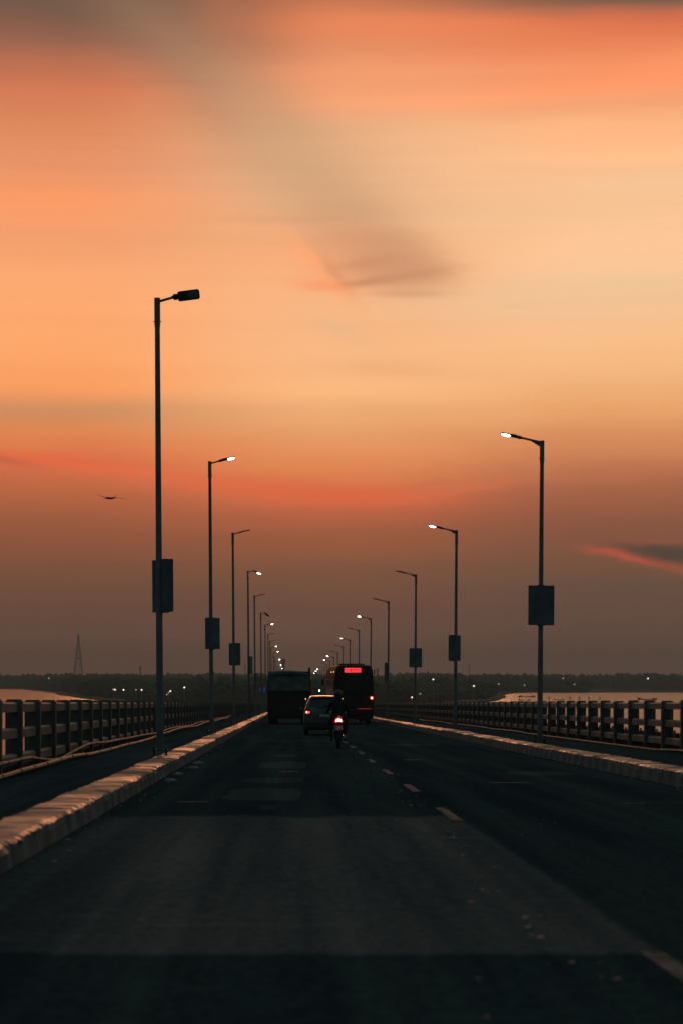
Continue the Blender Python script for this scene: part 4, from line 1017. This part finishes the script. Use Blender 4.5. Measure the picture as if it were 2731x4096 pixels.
# sky chart: 1 unit = 1/4750 rad, x to the right of the road's direction, y downwards
sx = mth('MULTIPLY_ADD', az, F, 663.0); sy = mth('MULTIPLY_ADD', el, -F, 1561.0)
cmb = N.new('ShaderNodeCombineXYZ'); L.new(sx, cmb.inputs[0]); L.new(sy, cmb.inputs[1])
def nse(scx, scy, seed, det=4, ro=.55):
    mp = N.new('ShaderNodeMapping'); mp.inputs['Scale'].default_value = (scx, scy, 1); mp.inputs['Location'].default_value = (seed, seed * .7, seed); L.new(cmb.outputs[0], mp.inputs[0])
    n = N.new('ShaderNodeTexNoise'); n.inputs['Scale'].default_value = 1; n.inputs['Detail'].default_value = det; n.inputs['Roughness'].default_value = ro; L.new(mp.outputs[0], n.inputs['Vector']); return n.outputs['Fac']
n1 = nse(1 / 420, 1 / 150, 3.1); n2 = nse(1 / 420, 1 / 60, 9.4); n3 = nse(1 / 1300, 1 / 38, 5.7, 6, .6)
wx = mth('MULTIPLY_ADD', mth('SUBTRACT', n1, .5), 120, sx); wy = mth('ADD', mth('MULTIPLY_ADD', mth('SUBTRACT', n1, .5), 40, sy), mth('MULTIPLY', mth('SUBTRACT', n2, .5), 30))
P = N.new('ShaderNodeCombineXYZ'); L.new(wx, P.inputs[0]); L.new(wy, P.inputs[1])
wyn = mth('DIVIDE', wy, 1600.0, clamp=True)
def ramp(stops):
    n = N.new('ShaderNodeValToRGB'); e = n.color_ramp.elements
    while len(e) < len(stops): e.new(.5)
    for i, (y, c) in enumerate(stops): e[i].position = min(1, y / 1600); e[i].color = srgb(*c)
    L.new(wyn, n.inputs[0]); return n.outputs[0]
left_ = ramp([(0, (104, 83, 70)), (60, (130, 89, 72)), (100, (150, 98, 77)), (150, (180, 107, 79)), (210, (206, 119, 82)), (300, (220, 134, 92)), (400, (230, 146, 103)), (470, (248, 153, 100)), (550, (240, 157, 107)), (650, (250, 167, 112)), (800, (253, 166, 106)), (890, (252, 158, 97)),
              (945, (210, 143, 97)), (1000, (226, 134, 80)), (1050, (224, 116, 72)), (1090, (208, 108, 69)), (1150, (184, 101, 65)), (1200, (162, 92, 62)), (1250, (146, 86, 60)), (1300, (131, 83, 59)), (1400, (116, 79, 62)), (1480, (124, 84, 68)), (1570, (128, 86, 70))])
mid_ = ramp([(0, (196, 116, 80)), (60, (222, 130, 88)), (120, (228, 142, 100)), (170, (242, 154, 108)), (220, (240, 156, 110)), (300, (224, 166, 122)), (400, (226, 174, 132)), (500, (226, 172, 128)), (600, (244, 176, 126)), (700, (246, 180, 130)), (800, (249, 184, 132)), (900, (250, 184, 126)), (960, (236, 168, 112)), (1030, (232, 148, 92)), (1080, (229, 134, 82)),
             (1130, (220, 116, 74)), (1180, (194, 102, 68)), (1220, (168, 95, 63)), (1300, (136, 87, 62)), (1400, (119, 81, 64)), (1480, (130, 88, 72)), (1570, (130, 88, 72))])
right_ = ramp([(0, (120, 88, 70)), (25, (140, 96, 74)), (62, (202, 106, 74)), (100, (222, 120, 80)), (150, (238, 138, 92)), (205, (254, 150, 100)), (250, (238, 158, 112)), (300, (248, 176, 126)), (380, (252, 188, 138)), (440, (240, 192, 146)), (505, (250, 194, 146)), (600, (253, 198, 150)), (660, (240, 195, 150)), (750, (248, 192, 142)), (820, (250, 188, 134)), (880, (242, 180, 122)),
               (950, (234, 164, 106)), (1000, (222, 145, 94)), (1060, (204, 126, 84)), (1120, (176, 104, 73)), (1200, (144, 88, 65)), (1300, (124, 84, 63)), (1350, (112, 82, 66)), (1400, (112, 80, 66)), (1480, (118, 84, 70)), (1570, (124, 88, 72))])
def mix(f, a, b_, bt='MIX'):
    n = N.new('ShaderNodeMix'); n.data_type = 'RGBA'; n.blend_type = bt
    if isinstance(f, (int, float)): n.inputs[0].default_value = f
    else: L.new(f, n.inputs[0])
    for i, v in ((6, a), (7, b_)):
        if isinstance(v, tuple): n.inputs[i].default_value = v
        else: L.new(v, n.inputs[i])
    return n.outputs[2]
def smooth(v, a, b_):
    n = N.new('ShaderNodeMapRange'); n.interpolation_type = 'SMOOTHSTEP'; n.inputs['From Min'].default_value = a; n.inputs['From Max'].default_value = b_; L.new(v, n.inputs[0]); return n.outputs[0]
c = mix(smooth(wx, 150, 780), left_, mid_); c = mix(smooth(wx, 780, 1380), c, right_)
def blob(c, cx, cy, rx, ry, ang, col, op, pw=2.0, vec=None):
    mp = N.new('ShaderNodeMapping'); mp.vector_type = 'TEXTURE'; mp.inputs['Location'].default_value = (cx, cy, 0); mp.inputs['Rotation'].default_value = (0, 0, R(ang)); mp.inputs['Scale'].default_value = (rx, ry, 1)
    L.new(vec or P.outputs[0], mp.inputs[0]); ln = N.new('ShaderNodeVectorMath'); ln.operation = 'LENGTH'; L.new(mp.outputs[0], ln.inputs[0])
    f = mth('MULTIPLY', mth('EXPONENT', mth('MULTIPLY', mth('POWER', ln.outputs['Value'], pw), -1)), op)
    return mix(f, c, srgb(*col))
p1x = mth('MULTIPLY_ADD', mth('SUBTRACT', n1, .5), 50, sx); p1y = mth('ADD', mth('MULTIPLY_ADD', mth('SUBTRACT', n1, .5), 24, sy), mth('MULTIPLY', mth('SUBTRACT', n2, .5), 20))
P1 = N.new('ShaderNodeCombineXYZ'); L.new(p1x, P1.inputs[0]); L.new(p1y, P1.inputs[1]); PR = P1.outputs[0]
c = blob(c, 300, 10, 300, 95, 14, (108, 86, 70), .85, 2, PR)
c = blob(c, 450, 150, 260, 90, 40, (156, 117, 92), .75, 2, PR)
c = blob(c, 590, 270, 170, 85, 40, (190, 142, 108), .70, 2, PR)
c = blob(c, 690, 400, 200, 120, 45, (214, 167, 126), .70, 2, PR)
c = blob(c, 830, 520, 150, 70, 40, (212, 162, 122), .70, 2, PR)
c = blob(c, 780, 470, 180, 62, 34, (208, 160, 120), .75, 2, PR)
c = blob(c, 848, 575, 170, 72, 16, (208, 150, 112), .85, 3, PR)
c = blob(c, 913, 625, 120, 44, 6, (206, 147, 110), .7, 3, PR)
c = blob(c, 828, 608, 75, 17, -6, (192, 130, 96), .6, 2, PR)
c = blob(c, 763, 622, 62, 17, 52, (192, 131, 97), .65, 2, PR)
c = blob(c, 830, 650, 90, 10, -7, (184, 124, 92), .75, 2, PR)
c = blob(c, 963, 630, 70, 12, -8, (198, 138, 102), .5, 2, PR)
c = blob(c, 943, 676, 100, 9, 1, (198, 140, 104), .65, 2, PR)
c = blob(c, 723, 610, 95, 17, 48, (254, 164, 110), .75, 2, PR)
c = blob(c, 740, 657, 62, 12, 4, (255, 148, 100), .75, 2, PR)
c = blob(c, 690, 590, 150, 70, 10, (254, 170, 118), .45, 2, PR)
c = blob(c, 640, 503, 130, 10, 1, (218, 154, 112), .4, 2, PR)
c = blob(c, 800, 500, 110, 9, -2, (204, 152, 114), .4, 2, PR)
c = blob(c, 780, 760, 90, 26, 20, (228, 180, 134), .4, 2, PR)
c = blob(c, 900, 848, 150, 20, 3, (232, 166, 120), .4, 2, PR)
c = blob(c, 1200, 700, 330, 40, 0, (238, 194, 150), .55, 2, PR)
c = blob(c, 1250, 505, 330, 22, 0, (236, 193, 147), .55, 2, PR)
c = blob(c, 1120, 400, 260, 110, 20, (247, 188, 140), .55, 2, PR)
c = blob(c, 1080, 190, 330, 34, -3, (232, 152, 108), .45, 2, PR)
c = blob(c, 1000, 235, 260, 26, -1, (254, 162, 112), .5, 2, PR)
c = blob(c, 1080, 75, 360, 34, 2, (236, 132, 84), .55, 2, PR)
c = blob(c, 1480, 4, 260, 26, 3, (112, 86, 70), .8, 3, PR)
c = blob(c, 500, 25, 70, 60, 60, (190, 118, 86), .3, 2, PR)
# long red streak
c = blob(c, 150, 1066, 210, 14, 6, (232, 102, 64), .75, 2, PR)
c = blob(c, 420, 1098, 260, 22, 5, (232, 112, 72), .6, 2, PR)
c = blob(c, 620, 1128, 240, 26, 5, (228, 106, 68), .7, 2, PR)
c = blob(c, 840, 1143, 170, 17, 0, (232, 104, 66), .8, 2, PR)
c = blob(c, 1040, 1130, 150, 12, -7, (222, 116, 78), .5, 2, PR)
c = blob(c, 20, 1062, 70, 9, 10, (168, 88, 66), .45, 2, PR)
p2 = N.new('ShaderNodeCombineXYZ'); L.new(mth('MULTIPLY_ADD', mth('SUBTRACT', n2, .5), 26, sx), p2.inputs[0]); L.new(mth('MULTIPLY_ADD', mth('SUBTRACT', nse(1 / 60, 1 / 30, 2.2), .5), 24, sy), p2.inputs[1]); PW = p2.outputs[0]
# small lens of cloud low on the right, its underside still lit
c = blob(c, 1385, 1268, 52, 8, 6, (206, 88, 64), .65, 2, PW)
c = blob(c, 1440, 1288, 62, 8, 12, (212, 88, 64), .7, 2, PW)
c = blob(c, 1560, 1316, 80, 10, 18, (180, 82, 62), .6, 2, PW)
c = blob(c, 1520, 1249, 110, 6, -1, (158, 82, 62), .6, 2, PW)
c = blob(c, 1530, 1277, 130, 16, 8, (82, 66, 57), .9, 3, PW)
c = blob(c, 1640, 1284, 90, 22, 8, (82, 66, 57), .9, 3, PW)
# fine streaks
st = mth('MULTIPLY_ADD', mth('SUBTRACT', n3, .5), .14, 1.0)
cs = N.new('ShaderNodeVectorMath'); cs.operation = 'SCALE'; L.new(c, cs.inputs[0]); L.new(st, cs.inputs['Scale'])
# away from the afterglow: dim blue-green dusk overhead and behind
aaz = mth('ABSOLUTE', mth('SUBTRACT', az, .02))
glow = mth('MULTIPLY', mth('SUBTRACT', 1.0, smooth(aaz, .24, .85)), mth('SUBTRACT', 1.0, smooth(el, .34, .62)))
over = mix(smooth(el, .0, 1.2), (.028, .040, .043, 1), (.070, .125, .136, 1))
fin = mix(glow, over, cs.outputs[0])
L.new(fin, bg.inputs['Color']); bg.inputs['Strength'].default_value = 1.13

sun = bpy.data.lights.new('sun', 'SUN'); sun.energy = .20; sun.angle = R(12); sun.color = (1.0, .36, .15)
so = bpy.data.objects.new('sun', sun); COL.objects.link(so); so.rotation_euler = (R(90 - 7) * -1 + 0, 0, 0)
so.rotation_euler = (-R(82), 0, 0)     # shines from low ahead towards the camera

# ------------------------------------------------------------------ camera
cam = bpy.data.cameras.new('camera'); co = bpy.data.objects.new('camera', cam); COL.objects.link(co); scn.camera = co
co.location = (0, 0, CAMZ); co.rotation_euler = (R(90), 0, 0)
cam.sensor_fit = 'VERTICAL'; cam.sensor_height = 36; cam.lens = 36 * F / 2352
cam.shift_x = (784 - 663) / 2352; cam.shift_y = (1561 - 1176) / 2352
cam.clip_start = .1; cam.clip_end = 20000
cam.dof.use_dof = True; cam.dof.focus_distance = 60; cam.dof.aperture_fstop = 2.2

scn.render.engine = 'CYCLES'
scn.cycles.use_denoising = True; scn.cycles.max_bounces = 6; scn.cycles.volume_bounces = 1; scn.cycles.diffuse_bounces = 3; scn.cycles.glossy_bounces = 3
scn.cycles.use_light_tree = True; scn.cycles.sample_clamp_indirect = 4
scn.view_settings.view_transform = 'Standard'; scn.view_settings.look = 'None'; scn.view_settings.exposure = 0; scn.view_settings.gamma = 1
